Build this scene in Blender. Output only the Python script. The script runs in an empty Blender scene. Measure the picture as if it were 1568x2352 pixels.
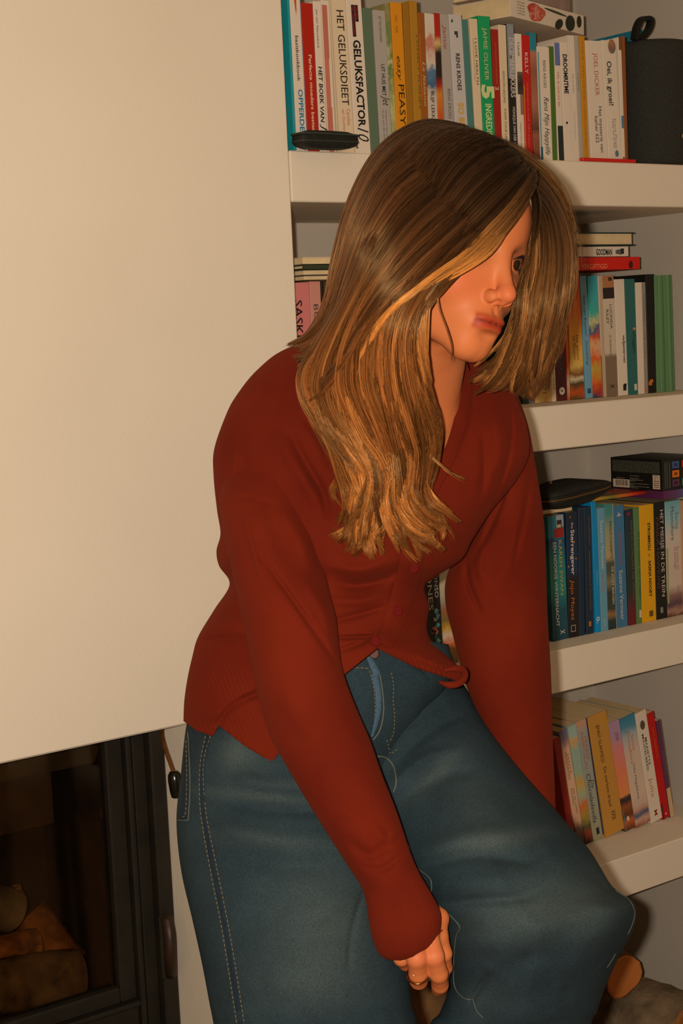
import bpy, math, random
import numpy as np
from mathutils import Vector, Matrix

# ------------------------------------------------------------------ camera
C = bpy.context.scene.collection
scene = bpy.context.scene
FOC = 3604.2                      # focal length in pixels of the 1568x2352 frame
YAW, PITCH, ROLL = 0.6303, 0.1148, -0.0456
CAM = np.array([0.0, -2.0, 0.0])

def _frame():
    cy, sy = math.cos(YAW), math.sin(YAW)
    fw = np.array([sy*math.cos(PITCH), cy*math.cos(PITCH), -math.sin(PITCH)])
    rt = np.array([cy, -sy, 0.0]); up = np.cross(rt, fw)
    c, s = math.cos(ROLL), math.sin(ROLL)
    return fw, c*rt + s*up, -s*rt + c*up
FW, RT, UP = _frame()

cd = bpy.data.cameras.new('camera'); cam = bpy.data.objects.new('camera', cd); C.objects.link(cam)
cd.sensor_fit = 'VERTICAL'; cd.sensor_height = 24.0; cd.lens = 24.0*FOC/2352.0
cd.clip_start = 0.05
cam.matrix_world = Matrix(((RT[0], UP[0], -FW[0], CAM[0]), (RT[1], UP[1], -FW[1], CAM[1]),
                           (RT[2], UP[2], -FW[2], CAM[2]), (0, 0, 0, 1)))
scene.camera = cam

# ------------------------------------------------------------------ light
w = bpy.data.worlds.new('world'); scene.world = w; w.use_nodes = True
bg = w.node_tree.nodes['Background']; bg.inputs[0].default_value = (1.0, 0.80, 0.58, 1); bg.inputs[1].default_value = 0.08
ld = bpy.data.lights.new('camera_flash', 'AREA'); ld.shape = 'RECTANGLE'; ld.size = 0.024; ld.size_y = 0.016
ld.energy = 9.2; ld.color = (1.0, 0.875, 0.735)
lo = bpy.data.objects.new('camera_flash', ld); C.objects.link(lo)
lp = CAM - RT*0.042 + UP*0.012 - FW*0.01
lo.matrix_world = Matrix(((RT[0], UP[0], -FW[0], lp[0]), (RT[1], UP[1], -FW[1], lp[1]),
                          (RT[2], UP[2], -FW[2], lp[2]), (0, 0, 0, 1)))
vs = scene.view_settings
vs.view_transform = 'Standard'; vs.look = 'None'; vs.gamma = 1.0; vs.exposure = 1.93; vs.use_curve_mapping = False

# ------------------------------------------------------------------ helpers
def ray(px, py): return FW + RT*((px-784)/FOC) - UP*((py-1176)/FOC)
def P(px, py, d): return CAM + ray(px, py)*d
def onY(px, py, y=0.0): r = ray(px, py); return CAM + r*((y-CAM[1])/r[1])
def onX(px, py, x): r = ray(px, py); return CAM + r*((x-CAM[0])/r[0])
def onZ(px, py, z): r = ray(px, py); return CAM + r*((z-CAM[2])/r[2])

def srgb(c):
    if isinstance(c, str):
        c = tuple(int(c[i:i+2], 16) for i in (0, 2, 4))
    return tuple(((v/255)/12.92 if v/255 <= 0.04045 else ((v/255+0.055)/1.055)**2.4) for v in c[:3]) + (1.0,)

MATS = {}
def mat(name, col, rough=0.6, spec=0.3, metal=0.0, noise=None, bump=None, coat=0.0):
    """noise=(scale, amount)   bump=(scale, strength)"""
    if name in MATS: return MATS[name]
    m = bpy.data.materials.new(name); m.use_nodes = True; nt = m.node_tree
    b = nt.nodes['Principled BSDF']; c = srgb(col)
    b.inputs['Base Color'].default_value = c; b.inputs['Roughness'].default_value = rough
    b.inputs['Specular IOR Level'].default_value = spec; b.inputs['Metallic'].default_value = metal
    b.inputs['Coat Weight'].default_value = coat
    tc = nt.nodes.new('ShaderNodeTexCoord')
    if noise:
        n = nt.nodes.new('ShaderNodeTexNoise'); n.inputs['Scale'].default_value = noise[0]; n.inputs['Detail'].default_value = 5
        nt.links.new(tc.outputs['Object'], n.inputs['Vector'])
        r = nt.nodes.new('ShaderNodeValToRGB'); a = noise[1]
        r.color_ramp.elements[0].position = 0.3; r.color_ramp.elements[1].position = 0.7
        r.color_ramp.elements[0].color = tuple(v*(1-a) for v in c[:3])+(1,)
        r.color_ramp.elements[1].color = tuple(min(1, v*(1+a)) for v in c[:3])+(1,)
        nt.links.new(n.outputs['Fac'], r.inputs['Fac']); nt.links.new(r.outputs['Color'], b.inputs['Base Color'])
    if bump:
        n2 = nt.nodes.new('ShaderNodeTexNoise'); n2.inputs['Scale'].default_value = bump[0]; n2.inputs['Detail'].default_value = 6
        nt.links.new(tc.outputs['Object'], n2.inputs['Vector'])
        bp = nt.nodes.new('ShaderNodeBump'); bp.inputs['Strength'].default_value = bump[1]; bp.inputs['Distance'].default_value = 0.004
        nt.links.new(n2.outputs['Fac'], bp.inputs['Height']); nt.links.new(bp.outputs['Normal'], b.inputs['Normal'])
    MATS[name] = m
    return m

def ramp_mat(name, stops, rough=0.45, axis='Z', warp=0.0, wscale=3.0, spec=0.35):
    """printed artwork: colour runs along one axis of the thing, optionally broken up by noise"""
    if name in MATS: return MATS[name]
    m = bpy.data.materials.new(name); m.use_nodes = True; nt = m.node_tree; b = nt.nodes['Principled BSDF']
    b.inputs['Roughness'].default_value = rough; b.inputs['Specular IOR Level'].default_value = spec
    tc = nt.nodes.new('ShaderNodeTexCoord'); sp = nt.nodes.new('ShaderNodeSeparateXYZ')
    nt.links.new(tc.outputs['Generated'], sp.inputs[0])
    src = sp.outputs[axis]
    if warp:
        n = nt.nodes.new('ShaderNodeTexNoise'); n.inputs['Scale'].default_value = wscale*14; n.inputs['Detail'].default_value = 4
        nt.links.new(tc.outputs['Object'], n.inputs['Vector'])
        ma = nt.nodes.new('ShaderNodeMath'); ma.operation = 'MULTIPLY_ADD'; ma.inputs[1].default_value = warp*2
        ma.inputs[2].default_value = 0
        su = nt.nodes.new('ShaderNodeMath'); su.operation = 'SUBTRACT'; su.inputs[1].default_value = 0.5
        nt.links.new(n.outputs['Fac'], su.inputs[0]); nt.links.new(su.outputs[0], ma.inputs[0]); nt.links.new(src, ma.inputs[2])
        src = ma.outputs[0]
    r = nt.nodes.new('ShaderNodeValToRGB'); e = r.color_ramp.elements
    while len(e) < len(stops): e.new(0.5)
    for k, (p, c) in enumerate(sorted(stops, key=lambda s: s[0])):
        e[k].position = p; e[k].color = srgb(c)
    nt.links.new(src, r.inputs['Fac']); nt.links.new(r.outputs['Color'], b.inputs['Base Color'])
    MATS[name] = m
    return m

def link(o, parent=None):
    C.objects.link(o)
    if parent is not None: o.parent = parent
    return o

def mesh(name, V, F, m, parent=None, smooth=False, origin=None, local=False, midx=None):
    """V in world coordinates unless local; stored relative to the parent's (unrotated) origin"""
    V = np.asarray(V, float)
    off = np.zeros(3)
    if not local:
        if parent is not None:
            q = parent
            while q is not None: off = off + np.array(q.location); q = q.parent
        elif origin is not None: off = np.asarray(origin, float)
    me = bpy.data.meshes.new(name)
    me.from_pydata((V-off).tolist(), [], [list(map(int, f)) for f in F] if not isinstance(F, np.ndarray) else F.tolist())
    for x in (m if isinstance(m, (list, tuple)) else [m]): me.materials.append(x)
    if midx is not None: me.polygons.foreach_set('material_index', np.asarray(midx, np.int32))
    if smooth: me.polygons.foreach_set('use_smooth', np.ones(len(me.polygons), bool))
    me.update()
    o = bpy.data.objects.new(name, me)
    if parent is None and origin is not None: o.location = tuple(float(v) for v in origin)
    return link(o, parent)

def empty(name, loc, label=None, cat=None, group=None, rot=None, parent=None):
    o = bpy.data.objects.new(name, None); o.empty_display_size = 0.05
    o.location = tuple(float(v) for v in loc)
    if rot: o.rotation_euler = rot
    tag(o, label, cat, group); return link(o, parent)

def tag(o, label=None, cat=None, group=None, kind=None):
    for k, v in (('label', label), ('category', cat), ('group', group), ('kind', kind)):
        if v: o[k] = v
    return o

def boxvf(x0, x1, y0, y1, z0, z1, bev=0.0):
    """box, chamfered on all edges when bev > 0"""
    if bev <= 0:
        V = [(x, y, z) for z in (z0, z1) for y in (y0, y1) for x in (x0, x1)]
        F = [(0,2,3,1), (4,5,7,6), (0,1,5,4), (2,6,7,3), (0,4,6,2), (1,3,7,5)]
        return V, F
    b = bev; V = []; idx = {}
    for sz in (0, 1):
        for sy in (0, 1):
            for sx in (0, 1):
                X = (x0, x1)[sx]; Y = (y0, y1)[sy]; Z = (z0, z1)[sz]
                ix = b if sx == 0 else -b; iy = b if sy == 0 else -b; iz = b if sz == 0 else -b
                for k, q in enumerate(((X, Y+iy, Z+iz), (X+ix, Y, Z+iz), (X+ix, Y+iy, Z))):
                    idx[(sx, sy, sz, k)] = len(V); V.append(q)
    I = idx; F = []
    c4 = ((0,0), (1,0), (1,1), (0,1))
    F.append([I[(0,a,b_,0)] for a, b_ in reversed(c4)]); F.append([I[(1,a,b_,0)] for a, b_ in c4])
    F.append([I[(a,0,b_,1)] for a, b_ in c4]); F.append([I[(a,1,b_,1)] for a, b_ in reversed(c4)])
    F.append([I[(a,b_,0,2)] for a, b_ in reversed(c4)]); F.append([I[(a,b_,1,2)] for a, b_ in c4])
    for s in (0, 1):
        for t in (0, 1):
            F.append([I[(s,t,0,0)], I[(s,t,1,0)], I[(s,t,1,1)], I[(s,t,0,1)]])
            F.append([I[(s,0,t,0)], I[(s,1,t,0)], I[(s,1,t,2)], I[(s,0,t,2)]])
            F.append([I[(0,s,t,1)], I[(1,s,t,1)], I[(1,s,t,2)], I[(0,s,t,2)]])
            for u in (0, 1): F.append([I[(s,t,u,0)], I[(s,t,u,1)], I[(s,t,u,2)]])
    V = np.array(V); cen = V.mean(0); G = []
    for f in F:      # outward winding
        p = V[f]; n = np.cross(p[1]-p[0], p[2]-p[0])
        G.append(f if np.dot(n, p.mean(0)-cen) > 0 else f[::-1])
    return V, G

class MB:
    def __init__(s): s.V = []; s.F = []; s.M = []; s.n = 0
    def add(s, V, F, mi=0, M=None):
        V = np.asarray(V, float)
        if M is not None: V = V @ M[:3, :3].T + M[:3, 3]
        s.V.append(V); s.F += [[int(i)+s.n for i in f] for f in F]; s.M += [mi]*len(F); s.n += len(V); return s
    def box(s, *a, bev=0.0, mi=0, M=None): V, F = boxvf(*a, bev=bev); return s.add(V, F, mi, M)
    def build(s, name, m, parent=None, **k): return mesh(name, np.concatenate(s.V), s.F, m, parent, midx=s.M, **k)

def tube(path, rad, n=10, cap=True):
    """round tube along a polyline; rad scalar or list"""
    path = np.asarray(path, float); k = len(path)
    rad = np.ones(k)*rad if np.isscalar(rad) else np.asarray(rad, float)
    T = np.gradient(path, axis=0); T /= np.linalg.norm(T, axis=1)[:, None]+1e-12
    a = np.array([0, 0, 1.0]) if abs(T[0][2]) < 0.9 else np.array([1.0, 0, 0])
    V = []; N = np.cross(T[0], a); N /= np.linalg.norm(N)
    th = np.arange(n)*2*np.pi/n
    for i in range(k):
        N = N - T[i]*np.dot(N, T[i]); N /= np.linalg.norm(N); B = np.cross(T[i], N)
        V.append(path[i] + rad[i]*(np.cos(th)[:, None]*N + np.sin(th)[:, None]*B))
    V = np.concatenate(V); F = []
    for i in range(k-1):
        for j in range(n):
            j2 = (j+1) % n; F.append((i*n+j, i*n+j2, (i+1)*n+j2, (i+1)*n+j))
    if cap: F.append(tuple(range(n))[::-1]); F.append(tuple((k-1)*n+j for j in range(n)))
    return V, F

def spline(pts, n):
    """Catmull-Rom through points (rows of any width), n samples"""
    p = np.asarray(pts, float); p = np.vstack([2*p[0]-p[1], p, 2*p[-1]-p[-2]])
    m = len(p)-3; t = np.linspace(0, m-1e-9, n); i = t.astype(int); u = (t-i)[:, None]
    a, b, c, d = p[i], p[i+1], p[i+2], p[i+3]
    return 0.5*((2*b)+(-a+c)*u+(2*a-5*b+4*c-d)*u*u+(-a+3*b-3*c+d)*u**3)

# ------------------------------------------------------------------ surfaces
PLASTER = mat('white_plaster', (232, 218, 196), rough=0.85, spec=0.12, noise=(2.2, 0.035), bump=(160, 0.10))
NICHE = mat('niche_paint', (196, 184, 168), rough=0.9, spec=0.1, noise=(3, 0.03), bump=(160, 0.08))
PAGES = mat('page_paper', (222, 196, 150), rough=0.9, spec=0.1, noise=(60, 0.06))
STEEL = mat('black_steel', (34, 29, 20), rough=0.55, spec=0.3, noise=(20, 0.25))

# ------------------------------------------------------------------ structure
ZF = -1.50                         # floor
XN, XR, DN = 1.392, 2.395, 0.385   # niche left edge, right wall, niche depth
SH = [0.622, 0.2766, -0.1469, -0.5824, -1.0013]   # undersurface of top / tops of the shelves
ST = 0.0775
ZH = -0.574                        # bottom edge of the chimney breast
XJ = onY(395, 2040, 0.125)[0]       # right jamb of the fireplace opening

def struct(name, boxes, m, bev=0.0):
    b = MB()
    for q in boxes: b.box(*q, bev=bev)
    return tag(b.build(name, m), kind='structure')
struct('wall_left', [(-1.6, XN, 0.0, 0.5, ZH, 1.6)], PLASTER, 0.003)
struct('wall_left_lower', [(XJ, XN, 0.0, 0.5, ZF, ZH-0.0006)], PLASTER, 0.002)
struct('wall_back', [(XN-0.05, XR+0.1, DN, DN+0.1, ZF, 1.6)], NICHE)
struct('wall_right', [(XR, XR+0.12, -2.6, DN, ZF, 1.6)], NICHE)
struct('wall_upper', [(XN+0.0005, XR, 0.001, DN, 0.685, 1.6)], PLASTER)
struct('wall_behind', [(-1.7, XR+0.12, -2.75, -2.65, ZF, 1.6)], PLASTER)
struct('wall_far_left', [(-1.7, -1.6, -2.65, 0.5, ZF, 1.6)], PLASTER)
struct('ceiling', [(-1.7, XR+0.12, -2.75, 0.5, 1.6, 1.68)], PLASTER)
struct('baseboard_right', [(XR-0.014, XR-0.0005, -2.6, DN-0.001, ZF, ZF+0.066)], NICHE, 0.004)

# floor boards
FL = MB(); random.seed(4)
flo = tag(struct('floor', [(-1.7, XR+0.12, -2.75, 0.5, ZF-0.1, ZF-0.012)], mat('subfloor', (60, 40, 25))), kind='structure')
OAK = mat('oak_board', (120, 84, 50), rough=0.5, noise=(9, 0.25))
pb = None
k = 0
for i in range(13):
    y0 = -2.6+i*0.24
    for j in range(3):
        x0 = -1.6+j*1.4-(0.5 if i % 2 else 0); x1 = min(x0+1.398, XR); x0 = max(x0, -1.6)
        b = MB(); b.box(x0, x1-0.002, y0, min(y0+0.238, 0.384), ZF-0.012, ZF, bev=0.0015)
        b.build('floor_board', OAK, flo)

# shelves: thick white slabs let into the niche
for z, nm, lb in ((SH[1], 'wall_shelf', 'thick white shelf carrying the cookbooks and the black speaker'),
              (SH[2], 'wall_shelf', 'thick white shelf under the lying red book stack, second from the top'),
              (SH[3], 'wall_shelf', 'thick white shelf under the blue and yellow novels'),
              (SH[4], 'wall_shelf', 'lowest thick white shelf, beside the raised knee')):
    b = MB(); b.box(XN+0.0008, XR-0.0008, 0.0, DN-0.001, z-ST, z, bev=0.002)
    tag(b.build(nm, PLASTER, origin=((XN+XR)/2, 0.0, z-ST)), lb, 'shelf')
# ------------------------------------------------------------------ fireplace
YI = 0.125
def iy(px, py, y=YI): q = onY(px, py, y); return q[0], q[2]
fire = empty('fireplace_insert', ((0.2+XJ)/2, YI, ZF), 'black steel fireplace insert with glass door under the chimney breast', 'fireplace')
xa = iy(352, 1900)[0]; xs1 = iy(320, 1950)[0]; xs0 = iy(268, 1950)[0]
zb1 = iy(288, 2276)[1]; zb2 = iy(303, 2309)[1]; XL0 = 0.30
b = MB(); b.box(xa, XJ-0.0008, YI-0.006, YI+0.05, ZF+0.002, ZH-0.0015, bev=0.003)
b.box(xa-0.022, xa, YI+0.012, YI+0.05, ZF+0.002, ZH-0.0015, bev=0.002)
b.box(XL0-0.06, XL0, YI-0.006, YI+0.05, ZF+0.002, ZH-0.0015, bev=0.003)
b.box(XL0, xa, YI-0.006, YI+0.05, ZF+0.002, zb2-0.07, bev=0.003)
b.box(XL0, xa, YI+0.046, YI+0.05, ZF+0.002, zb2, bev=0)
b.build('outer_frame', STEEL, fire)
b = MB(); yd = YI+0.004
def bevbar(x0, x1, z0, z1):
    b.box(x0, x1, yd, YI+0.045, z0, z1, bev=0.003)
bevbar(xs1-0.010, xs1, zb2-0.062, ZH-0.002)
b.box(xs0, xs1-0.010, yd+0.012, YI+0.045, zb2, ZH-0.002, bev=0.003)
b.box(XL0+0.002, XL0+0.05, yd+0.002, YI+0.045, zb2-0.062, ZH-0.002, bev=0.003)
b.box(XL0+0.05, xs0-0.0003, yd+0.012, YI+0.045, zb2, zb1, bev=0.003)
b.box(XL0+0.05, xs1-0.01, yd, YI+0.045, zb2-0.009, zb2, bev=0.003)
b.box(XL0+0.05, xs1-0.01, yd+0.008, YI+0.045, zb2-0.062, zb2-0.009, bev=0.003)
b.build('door_frame', STEEL, fire)
# pane
gm = bpy.data.materials.new('stove_glass'); gm.use_nodes = True; nt = gm.node_tree; nt.nodes.clear()
out = nt.nodes.new('ShaderNodeOutputMaterial'); mx = nt.nodes.new('ShaderNodeMixShader')
tr = nt.nodes.new('ShaderNodeBsdfTransparent'); tr.inputs[0].default_value = (0.80, 0.74, 0.64, 1)
gl = nt.nodes.new('ShaderNodeBsdfGlossy'); gl.inputs['Roughness'].default_value = 0.08
mx.inputs[0].default_value = 0.06
nt.links.new(tr.outputs[0], mx.inputs[1]); nt.links.new(gl.outputs[0], mx.inputs[2]); nt.links.new(mx.outputs[0], out.inputs[0])
b = MB(); b.box(XL0+0.05, xs0, YI+0.030, YI+0.034, zb1-0.004, ZH-0.003); b.build('glass_pane', gm, fire)
# firebox
FB = mat('sooty_firebox', (40, 32, 24), rough=0.9, spec=0.1, noise=(12, 0.5), bump=(60, 0.4))
FB2 = mat('sooty_baffle', (84, 70, 50), rough=0.9, spec=0.1, noise=(10, 0.35))
zfl = zb1-0.040
b = MB(); b.box(XL0-0.02, xs1+0.02, 0.47, 0.49, zfl, ZH-0.002); b.box(xs1+0.0, xs1+0.018, YI+0.055, 0.47, zfl, ZH-0.002)
b.box(XL0-0.02, XL0, YI+0.055, 0.47, zfl, ZH-0.002); b.build('firebox_lining', FB, fire)
b = MB(); b.box(XL0, xs1, YI+0.055, 0.47, zfl-0.02, zfl); b.build('hearth_plate', FB, fire)
b = MB(); V, F = boxvf(XL0, xs1-0.002, 0.0, 0.012, -0.10, 0.0)
z1 = iy(200, 1775, 0.22)[1]
M = np.eye(4); a = math.radians(35); M[1:3, 1:3] = [[math.cos(a), -math.sin(a)], [math.sin(a), math.cos(a)]]; M[:3, 3] = (0, 0.20, z1+0.085)
b.add(V, F, 0, M); b.build('baffle_plate', FB2, fire)
b = MB(); z2 = iy(200, 1872, 0.30)[1]; b.box(XL0, xs0-0.02, 0.30, 0.315, z2, z1-0.002); b.build('vermiculite_panel', mat('vermiculite', (62, 44, 28), rough=0.95, noise=(18, 0.4)), fire)
pt = onY(240, 1872, 0.24)
b = MB(); V, F = tube([pt, pt+np.array([0.004, 0, -0.20]), pt+np.array([0.004, 0, zfl-pt[2]+0.003])], 0.0035, 8); b.add(V, F)
V, F = tube([pt+np.array([0, 0, 0.012]), pt+np.array([0, 0, -0.002])], 0.007, 10); b.add(V, F)
b.build('air_rod', mat('rusty_rod', (96, 58, 30), rough=0.7, metal=0.3, noise=(60, 0.4)), fire)
# door handle on the right stile
hp = [onY(383, 2106, YI-0.02), onY(390, 2150, YI-0.034), onY(392, 2200, YI-0.034), onY(394, 2236, YI-0.014)]
V, F = tube(spline(hp, 12), 0.010, 12); mesh('door_handle', V, F, mat('handle_black', (52, 36, 22), rough=0.45, noise=(30, 0.3)), fire, smooth=True)
q = onY(376, 2170, YI-0.006)
b = MB(); b.box(q[0]-0.009, q[0]+0.012, YI-0.014, YI-0.0055, q[2]-0.055, q[2]+0.05, bev=0.003); b.build('handle_plate', STEEL, fire)
# damper lever
lev = empty('damper_lever', onY(402, 1785, 0.02), 'brass damper lever with a black knob hanging beside the fireplace', 'lever')
lp_ = spline([onY(372, 1674, 0.10), onY(372, 1690, 0.085), onY(380, 1722, 0.06), onY(390, 1750, 0.045), onY(399, 1776, 0.03)], 22)
V, F = tube(lp_, np.linspace(0.0036, 0.0030, 22), 10)
mesh('rod', V, F, mat('aged_brass', (134, 84, 42), rough=0.4, metal=0.6, noise=(50, 0.35)), lev, smooth=True)
kd = onY(404, 1810, 0.028); ax = (onY(399, 1776, 0.03)-kd); ax /= np.linalg.norm(ax)
prof = [(0.0265, 0.001), (0.026, 0.006), (0.021, 0.0095), (0.012, 0.0105), (-0.004, 0.0100), (-0.010, 0.0092), (-0.0135, 0.0085), (-0.0145, 0.006), (-0.0147, 0.001)]
V, F = tube([kd+ax*h for h, r in prof], [r for h, r in prof], 16)
mesh('knob', V, F, mat('gloss_black', (20, 19, 14), rough=0.22, spec=0.6), lev, smooth=True)

# logs
def log(label, p0, p1, r0, r1, bark, cut, seed, squash=1.0, nseg=18, nr=22, name='log', wedge=0.0, cat='log', group=None, floor=None):
    rs = np.random.RandomState(seed); p0 = np.asarray(p0, float); p1 = np.asarray(p1, float)
    t = np.linspace(0, 1, nseg); pts = p0+(p1-p0)*t[:, None]
    L = np.linalg.norm(p1-p0); T = (p1-p0)/L; up = np.array([0, 0, 1.0]) if abs(T[2]) < 0.9 else np.array([1.0, 0, 0])
    N = np.cross(T, up); N /= np.linalg.norm(N); B = np.cross(N, T)
    th = np.arange(nr)*2*np.pi/nr; ph = rs.rand(6)*6.28
    V = []
    for i in range(nseg):
        r = (r0+(r1-r0)*t[i])*(1+0.07*np.sin(2*th+ph[0]+t[i])+0.05*np.sin(3*th+ph[1]-t[i]*2)+0.035*rs.randn(nr)*0.6+0.03*math.sin(t[i]*7+ph[3]))
        if wedge: r = r/np.maximum(1, 1+wedge*np.maximum(0, np.cos(th-0.8)))
        V.append(pts[i]+r[:, None]*(np.cos(th)[:, None]*N+squash*np.sin(th)[:, None]*B))
    V = np.concatenate(V); F = []
    if floor is not None: V[:, 2] += floor+.002-V[:, 2].min()
    for i in range(nseg-1):
        for j in range(nr):
            j2 = (j+1) % nr; F.append((i*nr+j, i*nr+j2, (i+1)*nr+j2, (i+1)*nr+j))
    base = V.mean(0).copy(); base[2] = V[:, 2].min()
    e = empty(name, base, label, cat, group)
    mesh('bark', V, F, bark, e, smooth=True)
    for ring, s in ((V[:nr], -1), (V[-nr:], 1)):
        c = ring.mean(0)+T*s*0.0015; inner = c+(ring-ring.mean(0))*0.9+T*s*0.001
        W = np.vstack([ring, inner, c[None]]); G = []
        for j in range(nr):
            j2 = (j+1) % nr; G.append((j, j2, nr+j2, nr+j)); G.append((nr+j, nr+j2, 2*nr))
        mesh('cut_end', W, G, cut, e)
    return e
BARK = mat('charred_bark', (92, 68, 42), rough=0.95, spec=0.1, noise=(26, 0.75), bump=(70, 1.0))
BARKO = mat('orange_bark', (124, 74, 32), rough=0.95, spec=0.1, noise=(34, 0.75), bump=(90, 1.0))
CUTB = mat('cut_wood', (150, 96, 48), rough=0.85, noise=(40, 0.3))
ASH = mat('ashen_wood', (110, 92, 64), rough=0.95, noise=(16, 0.45), bump=(60, 0.8))
log('thick log lying in front inside the stove, cut end to the right', onY(-70, 2292, 0.235), onY(180, 2252, 0.235), 0.042, 0.038, BARK, CUTB, 3, floor=zfl)
log('orange-brown log leaning behind the front log in the stove', onY(70, 2115, 0.37), onY(158, 2232, 0.325), 0.034, 0.034, BARKO, CUTB, 5, floor=zfl)
log('orange-brown log crossing the heap in the stove', onY(-50, 2200, 0.31), onY(78, 2178, 0.31), 0.030, 0.034, BARKO, CUTB, 8)
log('grey ashen log on top of the heap in the stove', onY(-60, 2070, 0.265), onY(30, 2092, 0.265), 0.038, 0.036, ASH, ASH, 9)
log('small splinter of pale wood sticking out of the stove heap', onY(88, 2200, 0.245), onY(92, 2176, 0.25), 0.008, 0.005, CUTB, CUTB, 11, name='wood_splinter', cat='wood')
log('curled bark strip above the ashen log in the stove', onY(36, 2040, 0.27), onY(54, 2075, 0.27), 0.009, 0.007, CUTB, CUTB, 12, name='bark_strip', cat='wood')

# firewood in the bottom bay of the niche
BK2 = mat('firewood_bark', (120, 100, 76), rough=0.95, noise=(26, 0.4), bump=(70, 0.9))
f2 = onX(1600, 2480, 2.20); f2[2] = ZF+.118; ZL = f2[2]+.104
log('split log with grey bark and orange wood in the bottom right corner', f2, f2+np.array([.0, .34, 0]), 0.106, 0.102, BK2, CUTB, 22, wedge=0.12, name='firewood_log', floor=ZF+.00001)
fb_ = onZ(1434, 2290, ZL+.004); f1 = fb_+np.array([0, 0, .040])
log('round tan log with a smooth cut end lying under the lowest shelf', f1, f1+np.array([.03, .17, 0]), 0.039, 0.038, mat('tan_bark', (110, 78, 46), rough=.9, noise=(30, .4)), mat('tan_cut', (176, 104, 46), rough=0.85, noise=(14, 0.16)), 21, squash=1.05, name='firewood_log', nr=26)
g1 = onY(1090, 2345, 0.00); g2 = onY(925, 2318, 0.10); gz = .5*(g1[2]+g2[2]); BB = mat('brown_bark', (118, 84, 50), rough=0.9, noise=(14, .4), bump=(40, .6))
g1[2] = g2[2] = gz; rs_ = (gz-.059-ZF)/4
log('brown split log seen between the two legs of the jeans', g1, g2, 0.053, 0.053, BB, CUTB, 23, name='firewood_log')
for k, lb in ((3, 'middle log of the pile behind the jeans'), (1, 'bottom log of the pile behind the jeans')):
    h1 = g1.copy(); h2 = g2.copy(); h1[2] = h2[2] = ZF+rs_*k; log(lb, h1, h2, rs_*.90, rs_*.90, BB, CUTB, 26+k, name='firewood_log')

# ------------------------------------------------------------------ lettering
_gl = {}
def glyphs(s, bold=0.0, shear=0.0):
    k = (s, bold, shear)
    if k not in _gl:
        cu = bpy.data.curves.new('lettering', 'FONT'); cu.body = s; cu.resolution_u = 2; cu.offset = bold; cu.shear = shear
        cu.fill_mode = 'FRONT'
        o = bpy.data.objects.new('lettering', cu); C.objects.link(o)
        me = bpy.data.meshes.new_from_object(o)
        if len(me.vertices) == 0:
            me = bpy.data.meshes.new_from_object(o.evaluated_get(bpy.context.evaluated_depsgraph_get()))
        V = np.array([v.co[:] for v in me.vertices]); F = [list(p.vertices) for p in me.polygons]
        bpy.data.objects.remove(o); bpy.data.curves.remove(cu); bpy.data.meshes.remove(me)
        _gl[k] = (V, F)
    return _gl[k]

def lettering(mb, s, o, u, v, length, size, mi, bold=0.0, shear=0.0, centre=True):
    """letters from point o running along unit u with their tops towards v; caps are size high"""
    V, F = glyphs(s, bold, shear)
    if len(V) == 0: return
    x0, x1 = V[:, 0].min(), V[:, 0].max()
    sx = length/(x1-x0); sy = size/0.70
    o = np.asarray(o, float); u = np.asarray(u, float); v = np.asarray(v, float)
    W = o+np.outer((V[:, 0]-x0)*sx, u)+np.outer((V[:, 1]-(0.35 if centre else 0))*sy, v)
    mb.add(W, F, mi)

# ------------------------------------------------------------------ books
INKS = {}
def ink(c, rough=0.5):
    if isinstance(c, str) and c in INKS: return INKS[c]
    m = mat('ink_'+(c if isinstance(c, str) else '%02x%02x%02x' % c), c, rough=rough); INKS[c] = m; return m

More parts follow.
